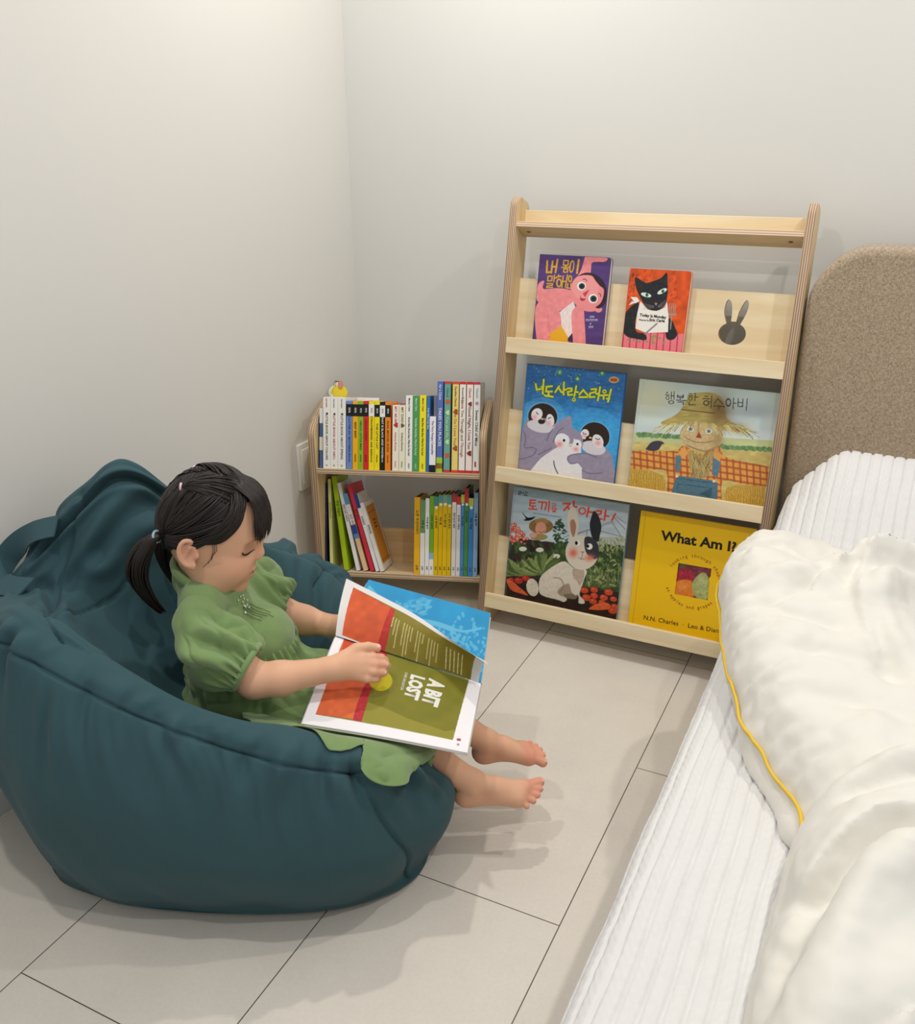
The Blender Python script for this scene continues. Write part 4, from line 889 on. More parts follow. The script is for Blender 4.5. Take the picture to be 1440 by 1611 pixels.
for x, y in ((.013, .012), (.018, .006)): disc('ear', x, .217, .0085, y, .003, mat('toy_brown', '#5a3a30'), .6); disc('ear', x, .216, .0065, y-.0012, .003, mw, .6)
disc('ear', .027, .215, .0105, -.003, .003, m_pk, .62)

# bottom shelf, right: upright storybooks
Z2 = .0975; G2 = 'thin storybooks standing upright at the right of the bottom shelf'
kr = ['노란 우산이야기', '초록 숲', '여우랑 놀자', '나무야 나무야', '노란 병아리', '작은 별', '아기 곰과 달', '우리 엄마 최고', '하얀 눈이 내려', '토끼와 거북이', '바다 친구들', '숲속 음악회', '파란 하늘', '구름 놀이터']
R2 = [(.2455, .0155, .213, '#eeb41c', 'amber storybook, first and thickest of the upright group', (('.', 0, 0),)),
 (.2620, .0122, .206, '#eceae4', 'white storybook with green upper spine, right of the amber one', ((.56, 1, '#6f9a68'),)),
 (.2752, .0108, .211, '#efedea', 'plain white storybook between two part-green ones', ()),
 (.2870, .0110, .218, '#78b02c', 'green storybook with a white foot, left of the yellow set', ((0, .20, '#eceae8'), (.20, .28, '#8fb8d8'))),
 (.2985, .0112, .217, '#e2bd10', 'yellow storybook with dark teal top, leftmost of the yellow set', ((.88, 1, '#4f8f86'),)),
 (.3105, .0110, .222, '#e0ba0c', 'yellow storybook with teal top, second of the yellow set', ((.90, 1, '#5a9a8c'),)),
 (.3222, .0112, .223, '#e3bf14', 'yellow storybook with pale teal top, third of the yellow set', ((.90, 1, '#74a894'),)),
 (.3340, .0110, .223, '#e1bb10', 'yellow storybook with teal top, last of the yellow set', ((.885, 1, '#5a9f8e'),)),
 (.3465, .0110, .226, '#e6e6e4', 'white storybook with a red top, just right of the yellow set', ((.90, 1, '#c2333a'),)),
 (.3585, .0110, .219, '#e8e5e6', 'white storybook with a red top beside a blue spine', ((.90, 1, '#c43c40'),)),
 (.3702, .0085, .225, '#4d8fce', 'blue storybook with a lime top, left of the green spine', ((.90, 1, '#c3cc48'),)),
 (.3795, .0105, .242, '#4f9250', 'green storybook with a tall red top, the tallest of the upright group', ((.84, 1, '#c8343c'),)),
 (.3908, .0125, .216, '#3f86c6', 'deeper blue storybook with a lime top, right of the green spine', ((.90, 1, '#b9c64c'),)),
 (.4042, .0115, .232, '#8eb4dc', 'pale blue storybook, last in the upright group', ())]
for k, (x, w, h, c, lb, bands) in enumerate(R2):
    bands = tuple(q for q in bands if q[0] != '.')
    mk = [('교육', .09, '#4a4a4a' if c != '#4d8fce' else '#1c3a7a', w*.5, 1)]
    if len(bands) and 4 <= k: mk.append(('●', bands[-1][0]-.02, '#f6f2e8', w*.9, 1))
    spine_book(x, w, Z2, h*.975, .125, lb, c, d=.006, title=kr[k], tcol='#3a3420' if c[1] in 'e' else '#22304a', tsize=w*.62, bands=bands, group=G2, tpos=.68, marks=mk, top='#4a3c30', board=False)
# bottom shelf, left: leaning storybooks (given by spine bottom and top x)
G3 = 'leaning storybooks at the left of the bottom shelf'
def lean_book(xb, xt, w, h, depth, c, label, d=.010, z=Z2, **kw):
    a = math.asin(max(-.9, min(.9, (xt-xb)/h)))
    return spine_book(xb, w, z-(0 if a > 0 else 0)+(.0005), h, depth, label, c, d=d, tilt=a, group=G3, board=False, **kw)
L3 = [(.0015, .0005, .0045, .235, '#25234f', 'thin navy storybook pressed against the left side panel', 'ㄱㄴㄷ', '#8888aa', (), .13),
 (.0150, .0070, .0080, .247, '#dcdc8c', 'pale yellow storybook leaning between navy and lime ones', '책이 꼼지락꼼지락', '#c0a050', (), .12),
 (.0540, .0170, .0130, .2570, '#a9c61c', 'lime green storybook leaning at the left', '안녕 마음아', '#4a5a10', (), .13),
 (.0880, .0320, .0098, .2430, '#ecebe7', 'white storybook leaning right of the lime one', '하얀 나라 이야기', '#55506a', (), .13),
 (.1080, .0480, .0120, .216, '#e8c49a', 'peach storybook with blue upper half, leaning', '깊은 바다', '#8a6a4a', ((.48, .60, '#2c4a9a'), (.60, .86, '#e8e2e4'), (.86, 1, '#5a9cc0'), (.42, .48, '#5a8fc8')), .12),
 (.1270, .0600, .0105, .2410, '#d8364c', 'crimson storybook in the middle of the leaning group', '빨간 풍선', '#7a1c2c', (), .13),
 (.1415, .0780, .0095, .2170, '#edecea', 'white storybook with a navy top, second from the right of the leaning group', '요리조리', '#3a3a3a', ((.82, 1, '#2c4a90'),), .11)]
for xb, xt, w, h, c, lb, t, tc, bands, dep in L3:
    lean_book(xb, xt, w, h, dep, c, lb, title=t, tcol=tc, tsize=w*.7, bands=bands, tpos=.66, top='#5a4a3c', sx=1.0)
b = lean_book(.1535, .0950, .0105, .1930, .118, '#e9e6e0', 'white storybook with an orange front cover, outermost of the leaning group', title='무럭무럭', tcol='#4a4a4a', tsize=.007, tpos=.62)
bm = bmesh.new(); bm_box(bm, .0105, .0109, .012, .108, .018, .180, 0)
bm_obj('cover_panel', bm, mat('orange_panel', '#cf8a1e', rough=.5), b)
bm = bmesh.new()
for z0, z1 in ((.160, .1615), (.026, .0275)): bm_box(bm, .0108, .0111, .014, .106, z0, z1, 0)
for z0 in (.135, .125, .115): bm_box(bm, .0108, .0111, .045, .075, z0, z0+.005, 0)
bm_obj('cover_print', bm, mat('brown_print', '#7a4a14'), b)
# ---------------------------------------------------------------- bed base, quilt, comforter
m_ivory = mat('bed_base_fabric', '#c9bca8', rough=.9, spec=.1)
box('bed_base', .02, 1.13, -1.95, -.11, .03, .17, m_ivory, hb, bev=.01)
box('mattress', .02, 1.13, -1.95, -.11, .17, .355, mat('mattress_white', '#e8e5dd', rough=.9), hb, bev=.03)
QX = 1.2035
def quilt_z(x, y):
    """top surface of the quilt"""
    e = np.clip((x-QX)/.055, 0, 1); base = .330+.052*np.sqrt(np.clip(1-(1-e)**2, 0, 1))
    px = sstep(0, .14, x-QX)*.55+.45*sstep(.0, .04, x-QX); yy = y+.18
    py = sstep(-.60, -.26, y)*(1-.25*sstep(-.27, -.17, y)); return base+.196*px*py*np.where(x > QX-.001, 1, 0)
def make_quilt():
    # cross-section parameter s: 0 = hem by the floor, then up the side, over the edge, across the top
    SIDE = .285; RND = .0864; W_ = .95; ds_ = .0021; s = np.arange(0, SIDE+RND+W_, ds_); yv = np.arange(-.163, -1.97, -.0042)
    th = np.clip((s-SIDE)/.055, 0, math.pi/2)
    x = np.where(s < SIDE, QX, QX+.055*(1-np.cos(th)))+np.maximum(s-SIDE-RND, 0)
    zs = np.where(s < SIDE, .045+s, 0)
    X, Y = np.meshgrid(x, yv); S_, _ = np.meshgrid(s, yv); ZS, _ = np.meshgrid(zs, yv)
    # the pillow lifts the side too: push the side up below it
    Z = np.where(S_ < SIDE, ZS, quilt_z(X, Y))
    edge = quilt_z(np.full_like(Y, QX), Y); Z = np.where(S_ < SIDE, .045+(edge-.045)*S_/SIDE, Z)
    X = X+np.where(S_ < SIDE, -.008*np.sin(np.clip(S_/SIDE, 0, 1)*math.pi)*.8*sstep(-.36, -.50, Y)+.002*np.sin(Y*9)*(1-S_/SIDE)*sstep(-.36, -.50, Y), 0)
    P = np.stack([X, Y, Z], -1); N_ = np.cross(np.gradient(P, axis=1), np.gradient(P, axis=0)); N_ /= np.linalg.norm(N_, axis=-1)[..., None]+1e-9
    N_ *= np.sign((N_*np.array([-.3, 0, 1.0])).sum(-1))[..., None]
    rib = np.abs(np.sin(math.pi*(S_+.0011*np.sin(Y*26))/.0205)); d = .0052*(1-(1-np.minimum(rib*1.45, 1))**2)
    d = d+.0007*np.sin(Y/.017*math.pi*2+4*np.sin(S_*280)+2*vnoise(P, 20, 8))*np.minimum(rib*1.5, 1)+.0009*vnoise(P, 40, 3)+.002*vnoise(P, 9, 4)
    P = P+N_*d[..., None]; ny, nx = S_.shape; i = np.arange(nx*ny).reshape(ny, nx)
    Fq = np.stack([i[1:, :-1], i[1:, 1:], i[:-1, 1:], i[:-1, :-1]], -1).reshape(-1, 4)
    o = mesh_obj('quilt', P.reshape(-1, 3), Fq, mat('quilt_cotton', '#dfdedd', rough=.9, spec=.1, sheen=.2, bump=.25, bscale=500, bdist=.0008), None, True)
    tag(o, 'white ribbed quilt draped over the bed and pillow', 'quilt'); return o
make_quilt()
def make_comforter():
    A = crom([(1.188, -.592), (1.172, -.64), (1.176, -.72), (1.196, -.79), (1.222, -.89), (1.246, -.97), (1.280, -1.07), (1.325, -1.145), (1.372, -1.215), (1.45, -1.32), (1.75, -1.32), (2.10, -1.3), (2.12, -.9), (2.10, -.50), (1.75, -.505), (1.48, -.535), (1.33, -.528), (1.232, -.545)], 6, True)
    A2 = crom([(1.26, -.85), (1.262, -.98), (1.300, -1.11), (1.345, -1.190), (1.40, -1.27), (1.6, -1.2), (1.6, -.8)], 6, True)
    B = crom([(1.385, -1.26), (1.373, -1.34), (1.371, -1.45), (1.372, -1.56), (1.374, -1.70), (1.38, -1.9), (2.12, -1.92), (2.12, -1.05), (1.70, -1.075), (1.56, -1.10), (1.46, -1.130), (1.405, -1.19)], 6, True)
    f = Field((1.13, -1.96, .37), (2.16, -.46, .70), .0055)
    X, Y = np.meshgrid(f.ax[0], f.ax[1], indexing='ij')
    def slab(poly, T_, w, zb0, p=.5, zmin=None):
        D, t = pdist2(X, Y, poly, True); ins = inpoly(X, Y, poly); D = np.where(ins, D, -D); e = np.clip(D/w, 0, 1); return D, T_*(1-(1-e)**2)**p
    def ridge(P, amp, w, asym=0):
        D, t = pdist2(X, Y, crom(P, 6)); return 1.35*amp*np.exp(-(D/w)**2)*np.sin(math.pi*np.clip(t*.92+.04, 0, 1))**.6
    def fold(P, amp, w, flip=1):
        C_ = crom(P, 6); D, t = pdist2(X, Y, C_); k = np.clip((t*(len(C_)-1)).astype(int), 0, len(C_)-2); dx, dy = (C_[k+1]-C_[k])[..., 0], (C_[k+1]-C_[k])[..., 1]
        sg = np.sign((X-C_[k][..., 0])*dy-(Y-C_[k][..., 1])*dx)*flip; sd = D*sg; return amp*np.exp(-np.maximum(sd, 0)/w)*sstep(-.005, .003, sd)*np.sin(math.pi*np.clip(t*.9+.05, 0, 1))**.7*(D < .25)
    qz = quilt_z(X, Y); Z = f.ax[2][None, None, :]
    N2 = lambda s, k, sx=1, sy=1: vnoise(np.stack([X*sx, Y*sy, 0*X], -1), s, k)
    dA, hA = slab(A, .115, .10, 0)
    pl = ridge([(1.30, -.80), (1.40, -.70), (1.55, -.62), (1.70, -.56)], .040, .030)+ridge([(1.28, -.66), (1.33, -.70), (1.37, -.755)], .020, .014)-ridge([(1.22, -.70), (1.30, -.675), (1.38, -.74)], .022, .020)
    pl += ridge([(1.45, -.95), (1.42, -.85), (1.46, -.75), (1.56, -.70)], .030, .025)-ridge([(1.41, -.80), (1.43, -.90), (1.47, -1.0)], .028, .018)-ridge([(1.55, -.72), (1.51, -.80), (1.53, -.88), (1.60, -.92)], .035, .022)
    pl += ridge([(1.24, -.80), (1.33, -.79), (1.42, -.84)], .012, .02)-ridge([(1.24, -.86), (1.32, -.90), (1.40, -.90)], .012, .016)-ridge([(1.29, -1.02), (1.36, -.98), (1.44, -.98)], .012, .018)-ridge([(1.33, -1.10), (1.40, -1.07), (1.5, -1.09)], .010, .02)
    pl += fold([(1.27, -.90), (1.322, -.845), (1.351, -.783), (1.391, -.695), (1.435, -.611), (1.50, -.55), (1.60, -.50)], .030, .10)+fold([(1.44, -.96), (1.415, -.89), (1.396, -.817), (1.397, -.744), (1.420, -.690), (1.50, -.66), (1.62, -.66)], .026, .05)
    pl += fold([(1.205, -.76), (1.235, -.70), (1.285, -.665), (1.335, -.70)], .016, .05)+fold([(1.56, -.86), (1.52, -.80), (1.53, -.73), (1.60, -.70)], .03, .05)
    DL, tL = pdist2(X, Y, A[:60]); puck = .010*np.sin(tL*150+2*N2(20, 3))*np.exp(-(DL/.05)**2)*(dA > 0)
    hA = np.where(dA > 0, hA*(1+.10*N2(6, 1)+.06*N2(14, 2))+pl*sstep(0, .075, dA)+puck*np.clip(dA/.01, 0, 1), 0)+.004*N2(45, 7, 1, .5)*np.clip(dA/.03, 0, 1)
    dB, hB = slab(B, .150, .11, 0)
    pb = -ridge([(1.375, -1.60), (1.40, -1.52), (1.43, -1.44), (1.48, -1.36), (1.58, -1.29)], .030, .018)+ridge([(1.41, -1.60), (1.45, -1.48), (1.50, -1.41), (1.60, -1.33)], .016, .03)
    pb += -ridge([(1.385, -1.34), (1.42, -1.30), (1.48, -1.26), (1.56, -1.235)], .016, .014)+ridge([(1.40, -1.29), (1.46, -1.24), (1.55, -1.21)], .010, .02)-ridge([(1.375, -1.42), (1.40, -1.44), (1.44, -1.42)], .014, .015)-ridge([(1.44, -1.68), (1.50, -1.60), (1.58, -1.57)], .03, .025)
    pb += fold([(1.37, -1.68), (1.389, -1.618), (1.407, -1.563), (1.426, -1.486), (1.455, -1.425), (1.52, -1.35), (1.64, -1.30)], .024, .09)+fold([(1.375, -1.46), (1.406, -1.426), (1.417, -1.398), (1.466, -1.342), (1.54, -1.30), (1.66, -1.27)], .014, .05, -1)+fold([(1.378, -1.475), (1.404, -1.492), (1.43, -1.478)], .012, .03, -1)+fold([(1.46, -1.70), (1.482, -1.615), (1.51, -1.57), (1.6, -1.55)], .02, .04)
    hB = np.where(dB > 0, hB*(1+.08*N2(5, 5)+.05*N2(13, 6))+pb*np.clip(dB/.03, 0, 1), 0)+.004*N2(45, 8, 1, .5)*np.clip(dB/.03, 0, 1)
    zl = sstep(QX+.10, QX+.0, X); zbA = np.maximum(qz+.004, (qz+.004)*(1-zl)+.415*zl); zbA = np.where(X < QX, np.maximum(.415, quilt_z(np.full_like(X, QX+.001), Y)+.004), zbA)
    lift = .035*sstep(-1.25, -1.0, Y)*sstep(1.42, 1.25, X)
    FA = np.maximum(Z-(zbA+lift*.6+hA)[..., None], (zbA+lift*.3)[..., None]-Z); FA = np.maximum(FA, np.maximum(-dA, -.05)[..., None])
    FB = np.maximum(Z-(qz+.004+hB)[..., None], (qz+.004)[..., None]-Z); FB = np.maximum(FB, -dB[..., None])
    d2, h2 = slab(A2, .028, .02, 0); F2 = np.maximum(np.maximum(Z-(qz+.006+h2)[..., None], (qz+.004)[..., None]-Z), -d2[..., None])
    f.F = np.minimum(np.minimum(FA, F2), FB).astype(np.float32)
    V, Q = f.mesh(3); V = lap(V, Q, .5); n = vnormals(V, Q)
    V = V+n*(.0014*vnoise(V, 70, 9)+.0032*vnoise(V*np.array([1, .5, 1]), 30, 11)+.005*vnoise(V*np.array([.6, 1, 1]), 13, 12))[:, None]
    mc = mat('comforter_cotton', '#e3e0d8', rough=.85, spec=.15, sheen=.2, bump=.15, bscale=120, bdist=.001)
    root = mesh_obj('comforter', V, Q, mc, None, True)
    tag(root, 'rumpled cream-white comforter with yellow piping heaped on the bed', 'comforter')
    # piping follows the left edge of the upper fold
    E = [p for p in A if p[0] < 1.42 and p[1] < -.60]; E = np.array(E); pts = []
    for x, y in E:
        lf = .035*sstep(-1.25, -1.0, y)*sstep(1.42, 1.25, x); z = max(.415, float(quilt_z(np.array(x), np.array(y)))+.004)+lf*.3+.010+.003*math.sin(y*60)
        q = np.array((x, y, z)); q = V[np.argmin(((V-q)**2).sum(1))]; pts.append((q[0]*.5+x*.5-.0022, q[1]*.5+y*.5, q[2]*.5+z*.5))
    V, Fq = tube_geo(crom(pts, 3), .0026, 8); mesh_obj('piping', V, Fq, mat('yellow_piping', '#e3bd3c', rough=.7), root, True)
make_comforter()
# ---------------------------------------------------------------- bean bag (local frame: x = the way the child faces, y = her left, z up)
CO = np.array([.45-.442*.01, -1.15+.897*.01, 0.0]); EX = np.array([.897, .442, 0])/math.hypot(.897, .442); EY = np.array([-EX[1], EX[0], 0])
YAWC = math.atan2(EX[1], EX[0])
def LW(P): P = np.asarray(P, float); return CO+P[..., :1]*EX+P[..., 1:2]*EY+P[..., 2:3]*np.array([0, 0, 1.0])
BAG_R = [(.345, -.02, .200), (.315, -.150, .262), (.215, -.222, .312), (.09, -.235, .364), (-.04, -.232, .418), (-.165, -.215, .478), (-.270, -.185, .530), (-.345, -.09, .505),
         (-.370, .040, .485), (-.212, .108, .655), (-.110, .185, .565), (.0, .262, .455), (.09, .292, .392), (.165, .282, .325), (.30, .150, .225)]
BAG_O = [(.380, -.02, .120), (.365, -.155, .130), (.255, -.275, .150), (.09, -.310, .170), (-.06, -.315, .200), (-.195, -.300, .250), (-.325, -.230, .300), (-.430, -.11, .300),
         (-.440, .040, .280), (-.365, .190, .300), (-.235, .330, .300), (-.03, .410, .250), (.11, .400, .200), (.245, .340, .170), (.345, .170, .130)]
BAG_F = [(.315, -.02, 0), (.295, -.150, 0), (.205, -.205, 0), (.06, -.230, 0), (-.08, -.225, 0), (-.20, -.190, 0), (-.295, -.140, 0), (-.350, -.05, 0),
         (-.380, .050, 0), (-.330, .200, 0), (-.200, .320, 0), (-.02, .370, 0), (.10, .360, 0), (.225, .300, 0), (.300, .150, 0)]
BAG_N = [(.250, -.01, .195), (.225, -.10, .210), (.155, -.135, .225), (.06, -.145, .245), (-.04, -.145, .285), (-.125, -.135, .365), (-.195, -.105, .425), (-.235, -.05, .455),
         (-.235, .010, .460), (-.175, .050, .475), (-.09, .115, .420), (.0, .170, .340), (.08, .175, .290), (.14, .165, .260), (.22, .09, .215)]
BAG_M = [(.15, 0, .180), (.13, -.06, .175), (.09, -.08, .175), (.04, -.085, .180), (-.02, -.08, .195), (-.065, -.075, .245), (-.11, -.055, .300), (-.13, -.02, .325),
         (-.13, .00, .335), (-.11, .03, .325), (-.06, .07, .270), (0, .09, .230), (.05, .09, .205), (.09, .08, .195), (.13, .04, .185)]
def bean_bag():
    R, O, F_, N0, M0 = [np.array(a, float) for a in (BAG_R, BAG_O, BAG_F, BAG_N, BAG_M)]; NS = len(R); C = np.tile([.05, 0, .165], (NS, 1))
    S = R*.45+O*.55; S[:, 2] = R[:, 2]-.040; S[9, 2] -= .05; T1 = R*.62+N0*.38; T1[:, 2] = R[:, 2]*.86+N0[:, 2]*.14
    Lw = O*.35+F_*.65; Lw[:, 2] = .035; Fi = F_*.96+C*.04; Fi[:, 2] = .004; BC = C.copy(); BC[:, 2] = .002
    prof = [C, M0, N0, T1, R, S, O, Lw, Fi, BC]           # v = 0..9
    SU, SV = 46, 26
    rings = [crom(p, SU, True) for p in prof]; G = np.stack(rings, 0)        # (10, NU, 3)
    nu = G.shape[1]; G2 = np.stack([crom(G[:, j], SV) for j in range(nu)], 1)   # (NV, NU, 3)
    nv = G2.shape[0]; U, Vv = np.meshgrid(np.arange(nu)/SU, np.arange(nv)/SV)
    G2[..., 2] = np.maximum(G2[..., 2], .0015)
    pk = np.exp(-((U-9)/.30)**2)*np.exp(-((Vv-4.0)/.45)**2); G2[..., 2] += .020*pk
    def normals(P):
        a = np.roll(P, -1, 1)-np.roll(P, 1, 1); b = np.gradient(P, axis=0); n = np.cross(a, b); return n/(np.linalg.norm(n, axis=-1)[..., None]+1e-9)
    Nn = normals(G2); mid = G2[int(6*SV), :, :]; 
    if ((Nn[int(6*SV)]*(mid-np.array([0, 0, .2]))).sum(-1)).mean() < 0: Nn = -Nn
    out = sstep(3.2, 4.2, Vv)*sstep(8.0, 7.0, Vv)
    # broad softness
    d = .010*vnoise(G2, 5, 1)+.006*vnoise(G2, 13, 2)
    # gathered wrinkles beside the rim seam and on the rim, running across it
    near = np.exp(-((Vv-4.9)/.55)**2); UU = np.stack([U*4.2+1.5*vnoise(G2, 6, 3), Vv*.8, 0*U], -1)
    w1 = vnoise(UU*1.2, 1, 4); d = d+.019*near*(.35+np.abs(vnoise(np.stack([U*.8, 0*U, 0*U], -1), 1, 6)))*w1
    UU2 = np.stack([U*9+2.2*vnoise(G2, 7, 8), Vv*1.2, 0*U], -1); d = d+.012*near*vnoise(UU2, 1, 9)
    # soft radiating folds lower down the outer wall
    d = d+.0055*out*vnoise(np.stack([U*3.0+Vv*1.6, Vv*1.0-U*.5, 0*U], -1), 1, 10)*np.exp(-((Vv-6)/1.2)**2)
    # back cushion folds
    back = np.exp(-((Vv-2.8)/.9)**2)*np.where((U > 5) & (U < 10.5), 1, 0)
    d = d+.012*back*vnoise(np.stack([U*1.1, Vv*2.6+.6*np.sin(U*1.3), 0*U], -1), 1, 12)+.007*back*vnoise(np.stack([U*2.0+Vv, Vv*4, 0*U], -1), 1, 13)
    inner = np.exp(-((Vv-3.0)/.9)**2)*np.where((U > 11) & (U < 14.2), 1, 0); d = d+.009*inner*vnoise(np.stack([U*4.5, Vv*.9, 0*U], -1), 1, 14)
    # seams: grooves along lines in (u, v)
    def seam(line, depth=.0042, w=.026, puff=.0035, close=False):
        P = crom(line, 8); D, t = pdist2(U, Vv, P); return -depth*np.exp(-(D/w)**2)+puff*(1-np.exp(-(D/.28)**2))*0-puff*np.exp(-(D/.22)**2)
    SEAMS = [[(2.05, 4.76), (3, 4.84), (4, 4.82), (5, 4.78), (6, 4.85), (7, 4.9), (8, 4.95)],
             [(2.05, 4.76), (1.85, 5.6), (1.55, 6.4), (1.25, 7.4)],
             [(2.05, 4.76), (1.5, 4.45), (.8, 4.1), (0, 3.8)],
             [(5.35, 3.9), (5.9, 3.2), (6.6, 2.55), (7.4, 2.1), (8.4, 1.9), (9.3, 2.2)],
             [(6.6, 2.55), (6.0, 2.0), (5.2, 1.6), (4.2, 1.2)],
             [(8.75, 4.3), (8.6, 3.6), (8.35, 3.0), (7.9, 2.7), (7.2, 2.6), (6.6, 2.55)],
             [(10.5, 4.2), (11.5, 4.15), (12.5, 4.1), (13.2, 4.05)], [(13.2, 4.05), (13.15, 3.2), (13.1, 2.4)],
             [(12.3, 4.1), (12.35, 3.5), (12.2, 2.9)]]
    for k, ln in enumerate(SEAMS): d = d+seam(ln, .0075 if k < 6 else .005)
    for ln, dp, w in (([(8.3, 3.9), (8.8, 3.35), (9.4, 3.2), (10.2, 3.3)], .016, .10), ([(7.6, 3.6), (7.9, 3.1), (7.6, 2.7), (7.0, 2.5)], .010, .12), ([(9.6, 3.0), (9.2, 2.7), (8.6, 2.5)], .010, .12)):
        D, t = pdist2(U, Vv, crom(ln, 8)); d = d-dp*np.exp(-(D/w)**2)+dp*.6*np.exp(-((D-w*2)/w)**2)
    d = d*sstep(8.2, 7.2, Vv)
    P = G2+Nn*d[..., None]; P[..., 2] = np.maximum(P[..., 2], .001)
    P = LW(P); i = np.arange(nu*nv).reshape(nv, nu); j = np.roll(i, -1, 1)
    Fq = np.stack([i[:-1], j[:-1], j[1:], i[1:]], -1).reshape(-1, 4)
    V, Q = P.reshape(-1, 3), Fq
    m = mat('teal_canvas', '#38555c', rough=.85, spec=.18, noise=.05, nscale=90, sheen=.06, bump=.3, bscale=900, bdist=.0004)
    nn = vnormals(V, Q); c0 = V.mean(0)
    if ((V-c0)*nn).sum(1).mean() < 0: Q = Q[:, ::-1]
    return V, Q, m, G2
_bV, _bQ, m_bag, BAG_G = bean_bag()
bag = empty('bean_bag', tuple(LW((0, 0, 0)))); bag.rotation_euler = (0, 0, 0)
tag(bag, 'large dark teal bean bag chair on the floor beside the left wall', 'bean bag')
_bo = mesh_obj('cushion', _bV-LW((0, 0, 0)), _bQ, m_bag, bag, True)
from mathutils.bvhtree import BVHTree
_bm = bmesh.new(); _bm.from_mesh(_bo.data); BAGTREE = BVHTree.FromBMesh(_bm); _bm.free()
def push_out(V, gap, sel=None):
    V = np.array(V, float); W_ = LW(V)-LW((0, 0, 0)); B_ = np.stack([EX, EY, np.array([0, 0, 1.0])], 1)
    for i in (range(len(V)) if sel is None else np.nonzero(sel)[0]):
        p, n, k, d = BAGTREE.find_nearest(Vector(W_[i]), .09)
        if p is None: continue
        s = (Vector(W_[i])-p).dot(n)
        if s < gap: V[i] = V[i]+(np.array(n) @ B_)*(gap-s)
    return V
# webbing handle behind the back
def strap(path, w, t, name, nrm):
    P = crom(path, 24); V = []; n = len(P); T_ = np.gradient(P, axis=0); T_ /= np.linalg.norm(T_, axis=1)[:, None]
    nr = crom(nrm, 24); nr /= np.linalg.norm(nr, axis=1)[:, None]
    for i in range(n):
        b = np.cross(T_[i], nr[i]); b /= np.linalg.norm(b); a = np.cross(b, T_[i])
        for (sx, sy) in ((-1, -1), (1, -1), (1, 1), (-1, 1)): V.append(P[i]+b*w/2*sx+a*t/2*sy)
    Fq = [[i*4+k, i*4+(k+1) % 4, (i+1)*4+(k+1) % 4, (i+1)*4+k] for i in range(n-1) for k in range(4)]+[[3, 2, 1, 0], [(n-1)*4+k for k in range(4)]]
    return mesh_obj(name, LW(np.array(V))-LW((0, 0, 0)), Fq, m_bag, bag)
strap([(-.300, .05, .580), (-.345, .060, .565), (-.385, .075, .535), (-.412, .070, .505), (-.408, .03, .492), (-.375, -.005, .495), (-.335, -.02, .500)], .042, .003, 'handle',
      [(.35, -.55, .75), (.3, -.6, .75), (.35, -.75, .6), (.5, -.8, .3), (.4, -.8, .5), (.2, -.5, .8), (.1, -.3, .9)])
